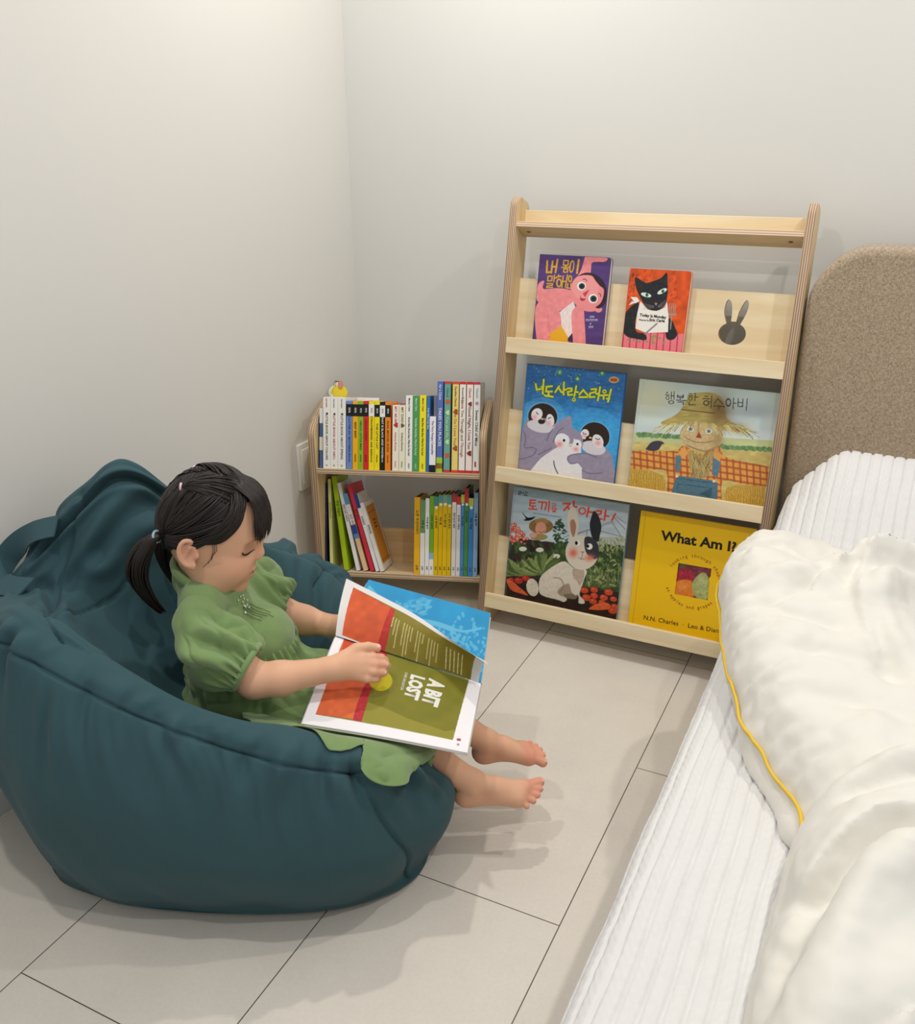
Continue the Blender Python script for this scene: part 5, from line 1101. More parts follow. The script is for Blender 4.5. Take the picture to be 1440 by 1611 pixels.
# ---------------------------------------------------------------- the child (built in the same local frame as the bean bag)
HP = math.radians(18); HC = np.array([-.018, 0, .592]); HXv = np.array([math.cos(HP), 0, -math.sin(HP)]); HYv = np.array([0, 1.0, 0]); HZv = np.array([math.sin(HP), 0, math.cos(HP)])
HR = np.stack([HXv, HYv, HZv], 1)                      # columns = head axes
def H(x, y, z): return HC+HXv*x+HYv*y+HZv*z
def HA(P): P = np.asarray(P, float); return HC+P[..., :1]*HXv+P[..., 1:2]*HYv+P[..., 2:3]*HZv
def toH(P): Q = np.asarray(P)-HC; return Q @ HR
person = empty('person', tuple(LW((0, 0, 0))))
tag(person, 'small child in a green dress sitting in the teal bean bag reading', 'person')
LO = LW((0, 0, 0))
def W0(P): return LW(np.asarray(P, float))-LO
def child_body():
    f = Field((-.125, -.180, .070), (.560, .165, .705), .0021)
    E, Cn = f.ell, f.cone
    # --- trunk, neck
    E((-.02, 0, .425), (.055, .078, .070), .02); E((.012, 0, .345), (.066, .074, .070), .03); E((.005, 0, .255), (.070, .085, .062), .03)
    Cn((-.045, 0, .525), (-.030, 0, .470), .034, .040, .02)
    Cn((-.03, -.05, .480), (-.03, .05, .472), .034, .034, .02)
    # --- legs
    def leg(hip, knee, calf, ank, heel, ball, s, toes, rt):
        Cn(hip, knee, .056, .041, .02); Cn(knee, calf, .0405, .0330, .02); Cn(calf, ank, .0330, .0215, .015)
        Cn(ank, heel, .0200, .0175, .012); E(heel, (.021, .0175, .018), .012)
        mid = (np.array(ank)+np.array(ball))/2+np.array([.002, 0, .000]); Cn(np.array(ank)+np.array([.008, 0, -.006]), mid, .0195, .0175, .014); Cn(heel, ball, .0165, .0155, .012)
        Cn(mid, ball, .0175, .0150, .012)
        t0, t4 = np.array(toes[0]), np.array(toes[4]); bA = np.array(ball)+(t0-np.array(ball))*.42; bB = np.array(ball)+(t4-np.array(ball))*.40
        Cn(bA, bB, .0145, .0125, .012); Cn(mid, bA, .0150, .0135, .012); Cn(heel, bB, .0145, .0125, .012)
        for k, (t, r) in enumerate(zip(toes, rt)):
            t = np.array(t); b = bA*(1-k/4)+bB*k/4; b = b+(t-b)*.12; m = (b+t)/2+np.array([0, 0, .0022]); Cn(b, m, r*.98, r*.90, .0035); Cn(m, t, r*.90, r*.93, .002)
    R5 = (.0098, .0068, .0066, .0064, .0060)
    leg((.015, -.048, .245), (.215, -.075, .258), (.300, -.079, .218), (.402, -.080, .142), (.396, -.082, .114), (.478, -.080, .114), -1,
        [(.5265, -.058, .121), (.5265, -.071, .1165), (.5210, -.082, .112), (.5130, -.092, .1075), (.5010, -.101, .1035)], R5)
    leg((.015, .048, .245), (.225, .050, .262), (.320, .038, .225), (.432, .030, .146), (.430, .032, .118), (.495, .031, .117), 1,
        [(.5390, .016, .1060), (.5400, .0290, .1130), (.5355, .040, .1165), (.5280, .050, .1180), (.5180, .059, .1180)], R5)
    # ankle bones
    E((.407, -.099, .134), (.007, .005, .007), .006)
    # --- arms
    def arm(sh, el, wr, fore):
        Cn(sh, el, .032, .0275, .02); Cn(el, fore, .0275, .0270, .012); Cn(fore, wr, .0270, .0192, .012)
    arm((-.030, -.098, .470), (.058, -.136, .388), (.178, -.114, .394), (.098, -.131, .388))
    arm((-.012, .098, .452), (.062, .128, .362), (.150, .108, .348), (.095, .124, .352))
    # right hand
    Cn((.176, -.114, .394), (.196, -.107, .393), .0188, .0165, .010)
    for a, b in (((.194, -.101, .401), (.222, -.089, .398)), ((.194, -.107, .394), (.224, -.097, .390)), ((.193, -.110, .386), (.221, -.104, .380))): Cn(a, b, .0140, .0108, .010)
    for ch, r in (([(.222, -.088, .399), (.243, -.082, .396), (.256, -.073, .389), (.262, -.066, .381)], (.0082, .0074, .0068, .0060)),
                  ([(.225, -.095, .392), (.247, -.091, .388), (.262, -.081, .381), (.266, -.071, .373)], (.0082, .0075, .0069, .0060)),
                  ([(.223, -.102, .384), (.245, -.100, .379), (.259, -.091, .372), (.262, -.081, .366)], (.0079, .0072, .0066, .0058)),
                  ([(.216, -.108, .377), (.234, -.108, .371), (.247, -.101, .366), (.252, -.092, .361)], (.0070, .0063, .0058, .0052)),
                  ([(.200, -.094, .404), (.216, -.080, .411), (.235, -.072, .410), (.250, -.067, .405)], (.0125, .0095, .0080, .0070))):
        for i in range(3): Cn(ch[i], ch[i+1], r[i], r[i+1], .0028 if i else .006)
    # left hand, holding the far page from its left edge
    Cn((.148, .108, .348), (.168, .104, .350), .0185, .0165, .010)
    for a, b in (((.166, .112, .352), (.190, .118, .360)), ((.166, .104, .352), (.192, .106, .356)), ((.166, .097, .350), (.190, .094, .352))): Cn(a, b, .0135, .0105, .010)
    for k in range(4):
        y = .121-.0105*k; Cn((.190, y, .358-.002*k), (.212, y+.001, .362-.002*k), .0078, .0070, .003); Cn((.212, y+.001, .362-.002*k), (.230, y+.001, .371-.002*k), .0070, .0062, .002)
    Cn((.172, .100, .362), (.180, .096, .382), .0110, .0085, .006); Cn((.180, .096, .382), (.190, .096, .402), .0085, .0070, .003)
    # --- head
    hE = lambda c, r, k=.01, sub=False: f.ell(H(*c), r, k, HR, sub)
    hC = lambda a, b, ra, rb, k=.006, sub=False: f.cone(H(*a), H(*b), ra, rb, k, sub)
    hE((-.006, 0, .018), (.083, .071, .086), .01)
    hE((.016, 0, -.036), (.060, .058, .052), .030)          # lower face
    hE((.044, 0, .012), (.034, .042, .040), .020)           # forehead / brow
    for s in (-1, 1):
        hE((.040, s*.033, -.042), (.032, .028, .030), .020)   # cheeks
        hE((.020, s*.040, -.058), (.030, .020, .022), .020)   # jaw
        hE((.0800, s*.0370, -.002), (.0210, .0190, .0135), .012, True)   # eye sockets
        hE((.0500, s*.0350, -.003), (.0115, .0170, .0115), .006)  # closed lids
        hE((.079, s*.0080, -.0240), (.0065, .0052, .0050), .004)
    hE((.061, 0, -.079), (.0165, .021, .0165), .014)          # chin
    hE((.066, 0, -.055), (.014, .024, .016), .012)          # mouth area
    hC((.069, 0, .006), (.079, 0, -.014), .0065, .0072, .010); hE((.0815, 0, -.0185), (.0085, .0088, .0075), .007)
    hC((.0775, -.006, -.0485), (.0775, .006, -.0485), .0034, .0034, .004); hC((.0775, -.004, -.0482), (.0660, -.0215, -.0500), .0040, .0022, .004); hC((.0775, .004, -.0482), (.0660, .0215, -.0500), .0040, .0022, .004)
    hC((.0755, -.006, -.0595), (.0755, .006, -.0595), .0038, .0038, .004); hC((.0752, -.004, -.0590), (.0660, -.0200, -.0530), .0045, .0022, .004); hC((.0752, .004, -.0590), (.0660, .0200, -.0530), .0045, .0022, .004)
    hC((.0820, -.008, -.0535), (.0820, .008, -.0535), .0010, .0010, .002, True)
    hC((.0825, -.006, -.0536), (.0690, -.0250, -.0485), .0015, .0013, .002, True); hC((.0825, .006, -.0536), (.0690, .0250, -.0485), .0015, .0013, .002, True)
    for s in (-1, 1): hE((.0820, s*.0045, -.0285), (.0030, .0018, .0018), .0015, True)
    # ears
    for s in (-1, 1):
        ca, sa = math.cos(.22), math.sin(.22); ex, ez = np.array([ca, 0, -sa]), np.array([sa, 0, ca])
        er = lambda u, w, y: (-.018+ca*u-sa*w*-1*0-sa*w, s*y, -.014+sa*u*0+ca*w)
        hE((-.018, s*.0735, -.014), (.0150, .0070, .0205), .004)
        pts = [(-.018+.0150*math.cos(a)-.004*math.sin(a), s*(.0765+.0025*(-math.cos(a)*.6+.4)), -.0125+.0215*math.sin(a)) for a in np.linspace(-2.2, 2.0, 14)][::-1]
        pts = [(-.018-.0148*math.cos(a)-.0035*math.sin(a)*1, s*(.0775+.0030*math.cos(a)), -.0125+.0215*math.sin(a)) for a in np.linspace(-1.9, 1.9, 16)]
        hE((-.0165, s*.0825, -.0125), (.0105, .0065, .0140), .003, True)
        for a, b in zip(pts[:-1], pts[1:]): hC(a, b, .0034, .0034, .0025)
        hC((-.0215, s*.0775, -.020), (-.0180, s*.0785, -.002), .0024, .0022, .0025)
        hE((-.0085, s*.0765, -.0330), (.0065, .0042, .0075), .004); hE((-.0045, s*.0755, -.0150), (.0035, .0035, .0050), .003)
    V, Q = f.mesh(2); return V, Q
_cv, _cq = child_body()
_hd = toH(_cv)
def skin_colours(V):
    n = len(V); base = np.array(lin('#e2b191')); C = np.tile(base, (n, 1)); h = toH(V)
    def g(c, r, P=V): return np.exp(-(((P-np.array(c))/np.array(r))**2).sum(1))
    def mix(w, c): nonlocal C; w = np.clip(w, 0, 1)[:, None]; C = C*(1-w)+np.array(lin(c))*w
    mix(.10*vnoise(V, 40, 3)+.05, '#d29a7c')
    for s in (-1, 1):
        mix(.38*g((.045, s*.046, -.034), (.022, .02, .020), h), '#d98f78'); mix(.6*g((-.018, s*.078, -.010), (.014, .012, .018), h), '#cf8f78')
        mix(.30*g((.060, s*.030, .004), (.010, .016, .006), h), '#c4886c')
    mix(.35*g((.084, 0, -.020), (.010, .012, .010), h), '#dc957d')
    lw = np.where((h[:, 0] > .056) & (np.abs(h[:, 1]) < .027), 1, 0)
    mix(lw*.62*np.exp(-((h[:, 2]+.0490)/.0034)**2)*sstep(.024, .014, np.abs(h[:, 1])), '#c97c70')
    mix(lw*.62*np.exp(-((h[:, 2]+.0585)/.0040)**2)*sstep(.022, .012, np.abs(h[:, 1])), '#cb8073')
    mix(lw*.8*np.exp(-((h[:, 2]+.0535-.10*np.maximum(np.abs(h[:, 1])-.006, 0)*2)/.0013)**2)*sstep(.027, .022, np.abs(h[:, 1])), '#7d3a38')
    for s in (-1, 1): mix(.8*g((.0815, s*.0045, -.0285), (.004, .0022, .0016), h), '#8a4a3c')
    mix(.50*sstep(.488, .515, V[:, 0]-.35*(V[:, 1] > -.02)*0), '#e08a76'); mix(.35*g((.396, -.082, .108), (.02, .03, .02)), '#d98a72'); mix(.35*g((.430, .032, .108), (.02, .03, .02)), '#d98a72')
    mix(.45*g((.255, -.085, .375), (.022, .03, .025)), '#dd8f7c'); mix(.3*g((.058, -.150, .378), (.02, .02, .02)), '#d48c72')
    return C
m_skin = mat('skin', '#e2b191', rough=.55, spec=.3, vcol='skin', sss=.25, bump=.08, bscale=600, bdist=.0003)
body = mesh_obj('body', W0(_cv), _cq, m_skin, person, True)
a = body.data.color_attributes.new('skin', 'FLOAT_COLOR', 'POINT'); a.data.foreach_set('color', np.concatenate([skin_colours(_cv), np.ones((len(_cv), 1))], 1).astype(np.float32).ravel())

def face_x(y, z, default=.07):
    m = (np.abs(_hd[:, 1]-y) < .0035) & (np.abs(_hd[:, 2]-z) < .0035) & (_hd[:, 0] > 0); return _hd[m, 0].max() if m.any() else default
m_lash = mat('lash', '#2a1a16', rough=.6); m_brow = mat('brow_hair', '#8a6450', rough=.9)
for s in (-1, 1):
    P = [(face_x(s*y, z)+.0008, s*y, z) for y, z in ((.0210, -.0035), (.0260, -.0070), (.0330, -.0090), (.0400, -.0085), (.0460, -.0050), (.0505, .0000))]
    V, Fq = tube_geo(crom(HA(P), 5), np.interp(np.linspace(0, 1, 26), [0, .3, .8, 1], [.0005, .0013, .0015, .0004]), 6); mesh_obj('eyelashes', W0(V), Fq, m_lash, person, True)
    P = [(face_x(s*y, z)+.0002, s*y, z) for y, z in ((.0160, .0130), (.0240, .0170), (.0320, .0185), (.0400, .0170), (.0480, .0120))]
    V, Fq = tube_geo(crom(HA(P), 5), np.interp(np.linspace(0, 1, 21), [0, .3, 1], [.0007, .0014, .0004]), 6, flat=.5); mesh_obj('eyebrow', W0(V), Fq, m_brow, person, True)
# toe and finger nails
m_nail = mat('nail', '#efb6a8', rough=.25, spec=.5)
def nail(c, r, x, n, name='toenail'):
    x = np.array(x, float); n = np.array(n, float); x /= np.linalg.norm(x); n -= x*(n@x); n /= np.linalg.norm(n); y = np.cross(n, x); V = [np.array(c)+n*.0004]; 
    for k in range(14):
        a = 2*math.pi*k/14; V.append(np.array(c)+x*r[0]*math.copysign(abs(math.cos(a))**.7, math.cos(a))+y*r[1]*math.copysign(abs(math.sin(a))**.7, math.sin(a))-n*.0010)
    return mesh_obj(name, W0(V), [[0, 1+k, 1+(k+1) % 14] for k in range(14)], m_nail, person, True)
def surf_top(c, n, r):
    """point of the skin found from c in direction n"""
    n = np.array(n, float)/np.linalg.norm(n); d = (_cv-np.array(c)); t = d@n; o = np.linalg.norm(d-t[:, None]*n, axis=1); m = (o < .0022) & (t > 0) & (t < .02)
    return np.array(c)+n*(t[m].max() if m.any() else r)
for c, r, rr in (((.528, -.058, .122), (.0042, .0050), .0098), ((.5275, -.071, .117), (.0026, .0034), .0066), ((.5215, -.082, .113), (.0024, .0032), .0066), ((.5135, -.092, .108), (.0022, .0030), .006), ((.5015, -.101, .104), (.002, .0027), .006),
                 ((.5405, .016, .107), (.0042, .0050), .0098), ((.541, .029, .114), (.0026, .0034), .0066)):
    nn = (.55, -.1, .83); nail(surf_top(c, nn, rr), r, (.83, 0, -.5), nn)
for c, r in (((.2495, -.067, .405), (.0042, .0036)), ((.262, -.081, .381), (.003, .0028)), ((.259, -.091, .372), (.003, .0027))):
    nn = (.25, -.45, .85) if c[0] < .255 else (.55, -.6, .5); nail(surf_top(c, nn, .007), r, (.9, .25, -.2), nn, 'fingernail')

# ---------------------------------------------------------------- hair
m_hair = mat('hair', '#1a110e', rough=.42, spec=.45, noise=.35, nscale=120)
def ellp(d, add=0.0):
    """point on the hair-covered skull in head coordinates for a direction d"""
    c = np.array([-.006, 0, .018]); r = np.array([.083, .071, .086])+.0035+add; d = np.asarray(d, float); t = 1/np.linalg.norm(d/r); return c+d*t
def dir_of(p): return np.asarray(p, float)-np.array([-.006, 0, .018])
def slerp_path(a, b, n=9, lift=0.0, via=None):
    A_, B_ = dir_of(a), dir_of(b); A_ /= np.linalg.norm(A_); B_ /= np.linalg.norm(B_); out = []
    for k in range(n):
        t = k/(n-1); d = A_*(1-t)+B_*t
        if via is not None: d = d+np.array(via)*math.sin(math.pi*t)
        out.append(ellp(d/np.linalg.norm(d), lift*math.sin(math.pi*t)))
    return np.array(out)
def build_hair():
    A_ = Acc(); rg = random.Random(12)
    # thin cap under the locks
    V = []; idx = {}; nl, nt = 72, 40
    def hl(x): return float(np.interp(x, [-.10, -.06, -.05, -.038, -.010, .012, .024, .040, .055, .09], [-.045, -.045, -.040, -.010, .014, .018, .030, .068, .086, .092]))
    for i in range(nt+1):
        for j in range(nl):
            th = math.pi*i/nt; ph = 2*math.pi*j/nl; p = ellp((math.sin(th)*math.cos(ph), math.sin(th)*math.sin(ph), math.cos(th)), -.0012); V.append(p)
    Fq = []
    for i in range(nt):
        for j in range(nl):
            q = [i*nl+j, i*nl+(j+1) % nl, (i+1)*nl+(j+1) % nl, (i+1)*nl+j]
            if all(V[k][2] > hl(V[k][0])-.002 for k in q): Fq.append(q)
    A_.add(HA(np.array(V)), Fq)
    def lock(P, r, taper=(.5, 1, 1, .35), ns=5, flat=.55, nrm=None):
        P = HA(np.asarray(P)); P = crom(P, 3); rr = r*np.interp(np.linspace(0, 1, len(P)), np.linspace(0, 1, len(taper)), taper)
        v, f_ = tube_geo(P, rr, ns, flat); A_.add(v, f_)
    part = [(.046, -.012, .095), (.030, -.016, .103), (.012, -.018, .107), (-.008, -.018, .108), (-.030, -.014, .103), (-.052, -.010, .092), (-.070, -.006, .074), (-.084, -.003, .045), (-.089, 0, .012), (-.086, 0, -.020), (-.078, 0, -.042)]
    part = crom(part, 10)
    for s in (-1, 1):
        tie = np.array((-.071, s*.051, -.008)) if s < 0 else np.array((-.070, .058, -.030)); hi = np.array(ellp(dir_of((-.060, s*.042, .080)), .002))
        hair_line = crom([(.036, s*.058, .066), (.026, s*.066, .040), (.016, s*.0725, .022), (-.002, s*.0745, .015), (-.018, s*.0745, .014), (-.034, s*.0710, .006), (-.044, s*.064, -.012), (-.052, s*.054, -.032), (-.066, s*.036, -.044), (-.076, s*.015, -.044)], 10)
        for k in range(420):       # back part of the scalp and everything below the crown go to the pigtail
            if k < 220: a = part[min(len(part)-1, int(rg.uniform(.10, 1)*len(part)))]; a = a*np.array([1, 1, 1])+np.array([0, s*rg.uniform(.0, .010), 0])+(np.array([0, .030, 0]) if s > 0 and a[0] > -.03 else 0)
            else: a = hair_line[int(rg.uniform(0, .999)*len(hair_line))]
            low = .10 if a[2] < .05 and a[0] > 0 else 0
            e = tie+np.array([rg.uniform(-.003, .003), rg.uniform(-.004, .004), rg.uniform(-.004, .004)])
            P = slerp_path(a, e, 8, lift=rg.uniform(-.0005, .0032), via=(rg.uniform(-.05, .25) if k < 220 else 0, s*rg.uniform(.0, .25), -low-rg.uniform(0, .14)*(1 if k >= 220 else .4))); lock(P, rg.uniform(.0018, .0034), (.25, .9, 1, .9))
        for k in range(130):        # upper lock tied higher
            a = np.array([rg.uniform(-.03, .045), (-.016 if s > 0 else -.014)+s*rg.uniform(.0, .060), .10]); a = ellp(dir_of(a)); e = hi+np.array([rg.uniform(-.003, .003), rg.uniform(-.003, .003), 0])
            lock(slerp_path(a, e, 7, lift=rg.uniform(.001, .005)), rg.uniform(.0016, .0030), (.3, .9, 1, .8))
        for k in range(40):        # continues down from the upper tie to the pigtail
            e = tie+np.array([rg.uniform(-.003, .003), rg.uniform(-.004, .004), rg.uniform(-.004, .004)])
            lock(slerp_path(hi, e, 7, lift=rg.uniform(.002, .006), via=(rg.uniform(-.2, .05), s*rg.uniform(-.05, .12), 0)), rg.uniform(.002, .0034), (.7, 1, 1, .9))
        # pigtail
        if s < 0: cen = [(-.071, -.051, -.008), (-.086, -.056, -.024), (-.095, -.060, -.056), (-.090, -.062, -.090), (-.068, -.060, -.120), (-.044, -.055, -.142)]
        else: cen = [(-.070, .058, -.030), (-.080, .066, -.045), (-.085, .068, -.075), (-.080, .066, -.105), (-.068, .064, -.130), (-.050, .060, -.150)]
        v, f_ = tube_geo(HA(crom(cen, 5)), np.interp(np.linspace(0, 1, 26), [0, .12, .35, .7, 1], [.006, .011, .0165, .012, .003]), 14, .8); A_.add(v, f_)
        for k in range(170):
            o = np.array([rg.gauss(0, 1), rg.gauss(0, 1), rg.gauss(0, 1)]); o /= max(1, np.linalg.norm(o)/1.35); L = rg.uniform(.82, 1.05); w = [.0035, .009, .0130, .0125, .009, .006]
            P = [np.array(c)+o*np.array([1, .8, .45])*wi for c, wi in zip(cen, w)]; n = 5 if L < .88 else 6
            lock(P[:n], rg.uniform(.0018, .0032), (.8, 1, 1, .8, .15))
    # fringe
    for k in range(210):
        y = rg.uniform(-.052, .056); s0 = np.array([rg.uniform(-.004, .030), y*.55+.004, .106-abs(y)*.15]); far = y > 0
        tipz = .026+rg.uniform(-.012, .010)+(.004 if y > .03 else 0)
        xs = lambda z, yy: -.006+.0895*math.sqrt(max(.02, 1-(yy/.080)**2-((z-.018)/.096)**2))
        P = [ellp(dir_of(s0), .002)]; 
        for t in (.25, .5, .75, 1.0):
            z = .104+(tipz-.104)*t**1.15; yy = y*.55+(y*.95-y*.55)*min(1, t*1.3)+(.006*t if not far else 0); x = xs(z, yy)+.004+rg.uniform(0, .003)
            if t < .3: x = min(x, .078)
            P.append(np.array([x, yy, z]))
        lock(P, rg.uniform(.0016, .0028), (.5, 1, 1, .8, .08))
    # locks that frame the temple on the near side
    for s in (-1, 1):
        for k in range(46):
            a = (rg.uniform(.018, .045), s*rg.uniform(.020, .040), .098); b = (rg.uniform(-.004, .030), s*.074, .016+rg.uniform(0, .006)); P = list(slerp_path(a, b, 6, lift=.0035, via=(.16, 0, 0)))
            c = np.array((-.030, s*.0750, -.002)); P2 = list(slerp_path(b, c, 4, lift=.001))[1:]
            lock(P+P2, rg.uniform(.0014, .0024), (.4, 1, 1, .8, .3))
        for k in range(3):
            y0 = s*.0745; lock([(.010+.003*k, y0, .020), (.017+.003*k, y0*.985, .004), (.016+.001*k, y0*.94, -.018+.004*k), (.006+.006*k, y0*.86, -.040+.008*k), (.008+.004*k, y0*.80, -.056+.014*k)], .0005, (1, 1, .8, .2), 4, 1)
    return A_.obj('hair', m_hair, person)
hair = build_hair(); hair.location = (0, 0, 0)
hair.data.vertices.foreach_set('co', W0(np.array([v.co[:] for v in hair.data.vertices])).ravel().astype(np.float32)); hair.data.update()
m_tie = mat('hair_tie_blue', '#a9c4d6', rough=.6); m_tie2 = mat('hair_tie_pink', '#e6c3cf', rough=.5)
def ring(name, c, n, r, t, m):
    n = np.array(n, float)/np.linalg.norm(n); a = np.cross(n, (0, 1, .3)); a /= np.linalg.norm(a); b = np.cross(n, a)
    P = [np.array(c)+r*(a*math.cos(x)+b*math.sin(x)) for x in np.linspace(0, 2*math.pi, 25)]; V, Fq = tube_geo(HA(P), t, 6); o = mesh_obj(name, W0(V), Fq, m, person, True); return o
for s in (-1, 1):
    o = ring('hair_tie', (-.076, -.0525, -.012) if s < 0 else (-.074, .061, -.036), (.8, s*.3, .45), .0088, .0023, m_tie); o['label'] = 'pale blue hair tie'
    o = ring('hair_tie', tuple(ellp(dir_of((-.060, s*.042, .080)), .004)), (1, -s*.1, .2), .0050, .0019, m_tie2); o['label'] = 'small pink and white hair tie'

# ---------------------------------------------------------------- dress
m_dress = mat('green_linen', '#7b9560', rough=.9, spec=.12, noise=.09, nscale=60, sheen=.35, bump=.35, bscale=1100, bdist=.0004)
def dress_bodice():
    f = Field((-.135, -.20, .27), (.14, .20, .56), .0024)
    E, Cn = f.ell, f.cone
    E((-.026, 0, .428), (.064, .084, .076), .02); E((.030, 0, .385), (.066, .078, .064), .03); Cn((-.03, -.062, .487), (-.028, .062, .478), .036, .036, .02)
    Cn((-.055, 0, .503), (-.040, 0, .470), .042, .050, .02)
    E((-.035, -.055, .42), (.045, .045, .075), .03); E((-.030, .055, .42), (.045, .045, .075), .03)
    # puffed sleeves
    for s, sh, cu in ((-1, (-.030, -.104, .475), (.046, -.134, .415)), (1, (-.008, .103, .455), (.052, .124, .392))):
        sh, cu = np.array(sh), np.array(cu); m = sh*.45+cu*.55+np.array([-.012, s*.006, -.002]); Cn(sh, m, .040, .050, .018); Cn(m, cu*.8+m*.2, .050, .044, .016); E(m+np.array([-.010, 0, -.012]), (.050, .040, .048), .02)
        ax = cu-m; ax /= np.linalg.norm(ax)
        # cut the sleeve flat just past the cuff
        sl = tuple(slice(0, q) for q in f.n); P = np.stack(np.meshgrid(*f.ax, indexing='ij'), -1); pl = (P-(cu+ax*.004))@ax; side = (P[..., 1]*s > .088) & (np.linalg.norm(P-cu, axis=-1) < .075)
        f.F = np.where(side, np.maximum(f.F, pl), f.F).astype(np.float32)
    V, Q = f.mesh(2)
    n = vnormals(V, Q); d = .0050*vnoise(V*np.array([1, 1, .6]), 18, 2)+.0030*np.sin(60*(V[:, 0]*.7+V[:, 2]*.5)+5*vnoise(V, 12, 8))*vnoise(V, 9, 9)+.0020*vnoise(V, 45, 3)
    for s, sh, cu in ((-1, (-.030, -.104, .475), (.046, -.134, .415)), (1, (-.008, .103, .455), (.052, .124, .392))):
        sh, cu = np.array(sh), np.array(cu); ax = (cu-sh)/np.linalg.norm(cu-sh); u = np.cross(ax, (0, 0, 1.0)); u /= np.linalg.norm(u); w = np.cross(ax, u); R_ = V-sh; t = R_@ax/np.linalg.norm(cu-sh); an = np.arctan2(R_@w, R_@u)
        on = sstep(.082, .100, V[:, 1]*s)*sstep(-.3, .0, t); d = d+on*(.0045*np.sin(an*21+2.5*vnoise(V, 20, 5))*sstep(.62, 1.0, t)+.0100*np.sin(an*5+t*2.6+2.4*vnoise(V, 14, 6))*sstep(.0, .35, t)*sstep(1.15, .7, t))
        d = d-on*.0050*(1-np.abs(vnoise(np.stack([an*2.2, t*1.6, 0*t], -1), 1, 21)))**7*sstep(-.1, .2, t); arm_seam = np.exp(-(((V[:, 1]*s-.088)/.0035)**2))*sstep(.40, .44, V[:, 2]); d = d-.0030*arm_seam
    d = d-.0030*(1-np.abs(vnoise(V*np.array([.6, 1, 1.2]), 13, 31)))**8; V = V+n*d[:, None]; return V, Q
V, Q = dress_bodice(); dress = empty('dress', (0, 0, 0)); dress.parent = person; mesh_obj('bodice', W0(V), Q, m_dress, dress, True); _dv = V
def dress_skirt():
    f = Field((-.145, -.215, .15), (.375, .16, .43), .0026); Cn, E = f.cone, f.ell
    E((.014, 0, .372), (.092, .092, .046), .02); E((.010, -.005, .325), (.098, .106, .060), .03)
    Cn((.02, -.055, .295), (.205, -.078, .270), .066, .056, .03); Cn((.02, .05, .29), (.22, .055, .268), .066, .052, .03); Cn((.05, 0, .29), (.21, -.01, .272), .066, .046, .03)
    Cn((.205, -.078, .270), (.318, -.088, .222), .056, .046, .02); Cn((.22, .055, .268), (.300, .046, .240), .052, .046, .02); Cn((.05, -.09, .295), (.20, -.125, .272), .045, .040, .02)
    E((-.03, 0, .25), (.085, .10, .06), .03)
    # the skirt is open at the hem: hollow it around the calves
    X = f.ax[0][:, None, None]; Z = f.ax[2][None, None, :]; Y = f.ax[1][None, :, None]
    cut = (X-.345)*.93+(Z-.22)*-.20+.012*np.sin(Y*90); f.F = np.maximum(f.F, cut).astype(np.float32)
    Cn((.26, -.079, .245), (.42, -.082, .185), .041, .036, .004, True); Cn((.26, .044, .250), (.42, .034, .190), .041, .036, .004, True)
    V, Q = f.mesh(2); n = vnormals(V, Q)
    up = V-np.array([.02, 0, .36]); an = np.arctan2(up[:, 1], up[:, 0]+.0); rad = np.hypot(up[:, 0]*.8, up[:, 1]); t = sstep(.395, .33, V[:, 2]-.12*sstep(0, .1, V[:, 0])*0)
    gath = np.exp(-((V[:, 2]-.375)/.030)**2)
    d = .0055*np.sin(an*34+2.4*vnoise(V, 18, 2))*gath+.012*vnoise(np.stack([an*3.2, rad*7, V[:, 2]*5], -1), 1, 4)*sstep(.40, .34, V[:, 2])+.007*vnoise(np.stack([V[:, 0]*9, V[:, 1]*36, V[:, 2]*22], -1), 1, 5)+.0014*vnoise(V, 60, 6)-.0075*(1-np.abs(vnoise(np.stack([an*2.6, rad*4, 0*an], -1), 1, 15)))**6-.004*(1-np.abs(vnoise(V, 16, 33)))**7
    return V+n*d[:, None], Q
V, Q = dress_skirt(); mesh_obj('skirt', W0(V), Q, m_dress, dress, True)
def cloth(rows, name, parent, m, nu=10, nv=10, wave=0, seed=1, th=.0018):
    R_ = [crom(r, nu) for r in rows]; G = np.stack(R_, 0); G = np.stack([crom(G[:, j], nv) for j in range(G.shape[1])], 1); ny, nx = G.shape[:2]
    n = np.cross(np.gradient(G, axis=1), np.gradient(G, axis=0)); n /= np.linalg.norm(n, axis=-1)[..., None]+1e-9
    if n[..., 2].mean() < 0: n = -n
    G = G+n*(wave*vnoise(G, 22, seed)+wave*.5*vnoise(G, 50, seed+1))[..., None]; a, b = G+n*th/2, G-n*th/2; V = np.concatenate([a.reshape(-1, 3), b.reshape(-1, 3)]); i = np.arange(nx*ny).reshape(ny, nx); k = nx*ny
    top = np.stack([i[1:, :-1], i[1:, 1:], i[:-1, 1:], i[:-1, :-1]], -1).reshape(-1, 4); bot = top[:, ::-1]+k
    e = np.concatenate([i[0], i[1:, -1], i[-1, -2::-1], i[-2:0:-1, 0]]); e2 = np.roll(e, -1); side = np.stack([e, e2, e2+k, e+k], -1)
    if k: g_ = push_out(G.reshape(-1, 3), .0045).reshape(G.shape); d_ = g_-G; a, b = a+d_, b+d_; V = np.concatenate([a.reshape(-1, 3), b.reshape(-1, 3)])
    return mesh_obj(name, W0(V), np.concatenate([top, bot, side]), m, parent, True)
rA = [(.020, -.090, .305), (.100, -.098, .305), (.165, -.105, .300), (.205, -.110, .298), (.235, -.110, .296), (.260, -.105, .290), (.288, -.100, .276), (.310, -.090, .262), (.345, -.070, .236)]
rM = [(.033, -.135, .322), (.120, -.160, .320), (.175, -.170, .310), (.212, -.165, .298), (.236, -.178, .297), (.260, -.178, .287), (.288, -.170, .280), (.307, -.145, .260), (.347, -.098, .232)]
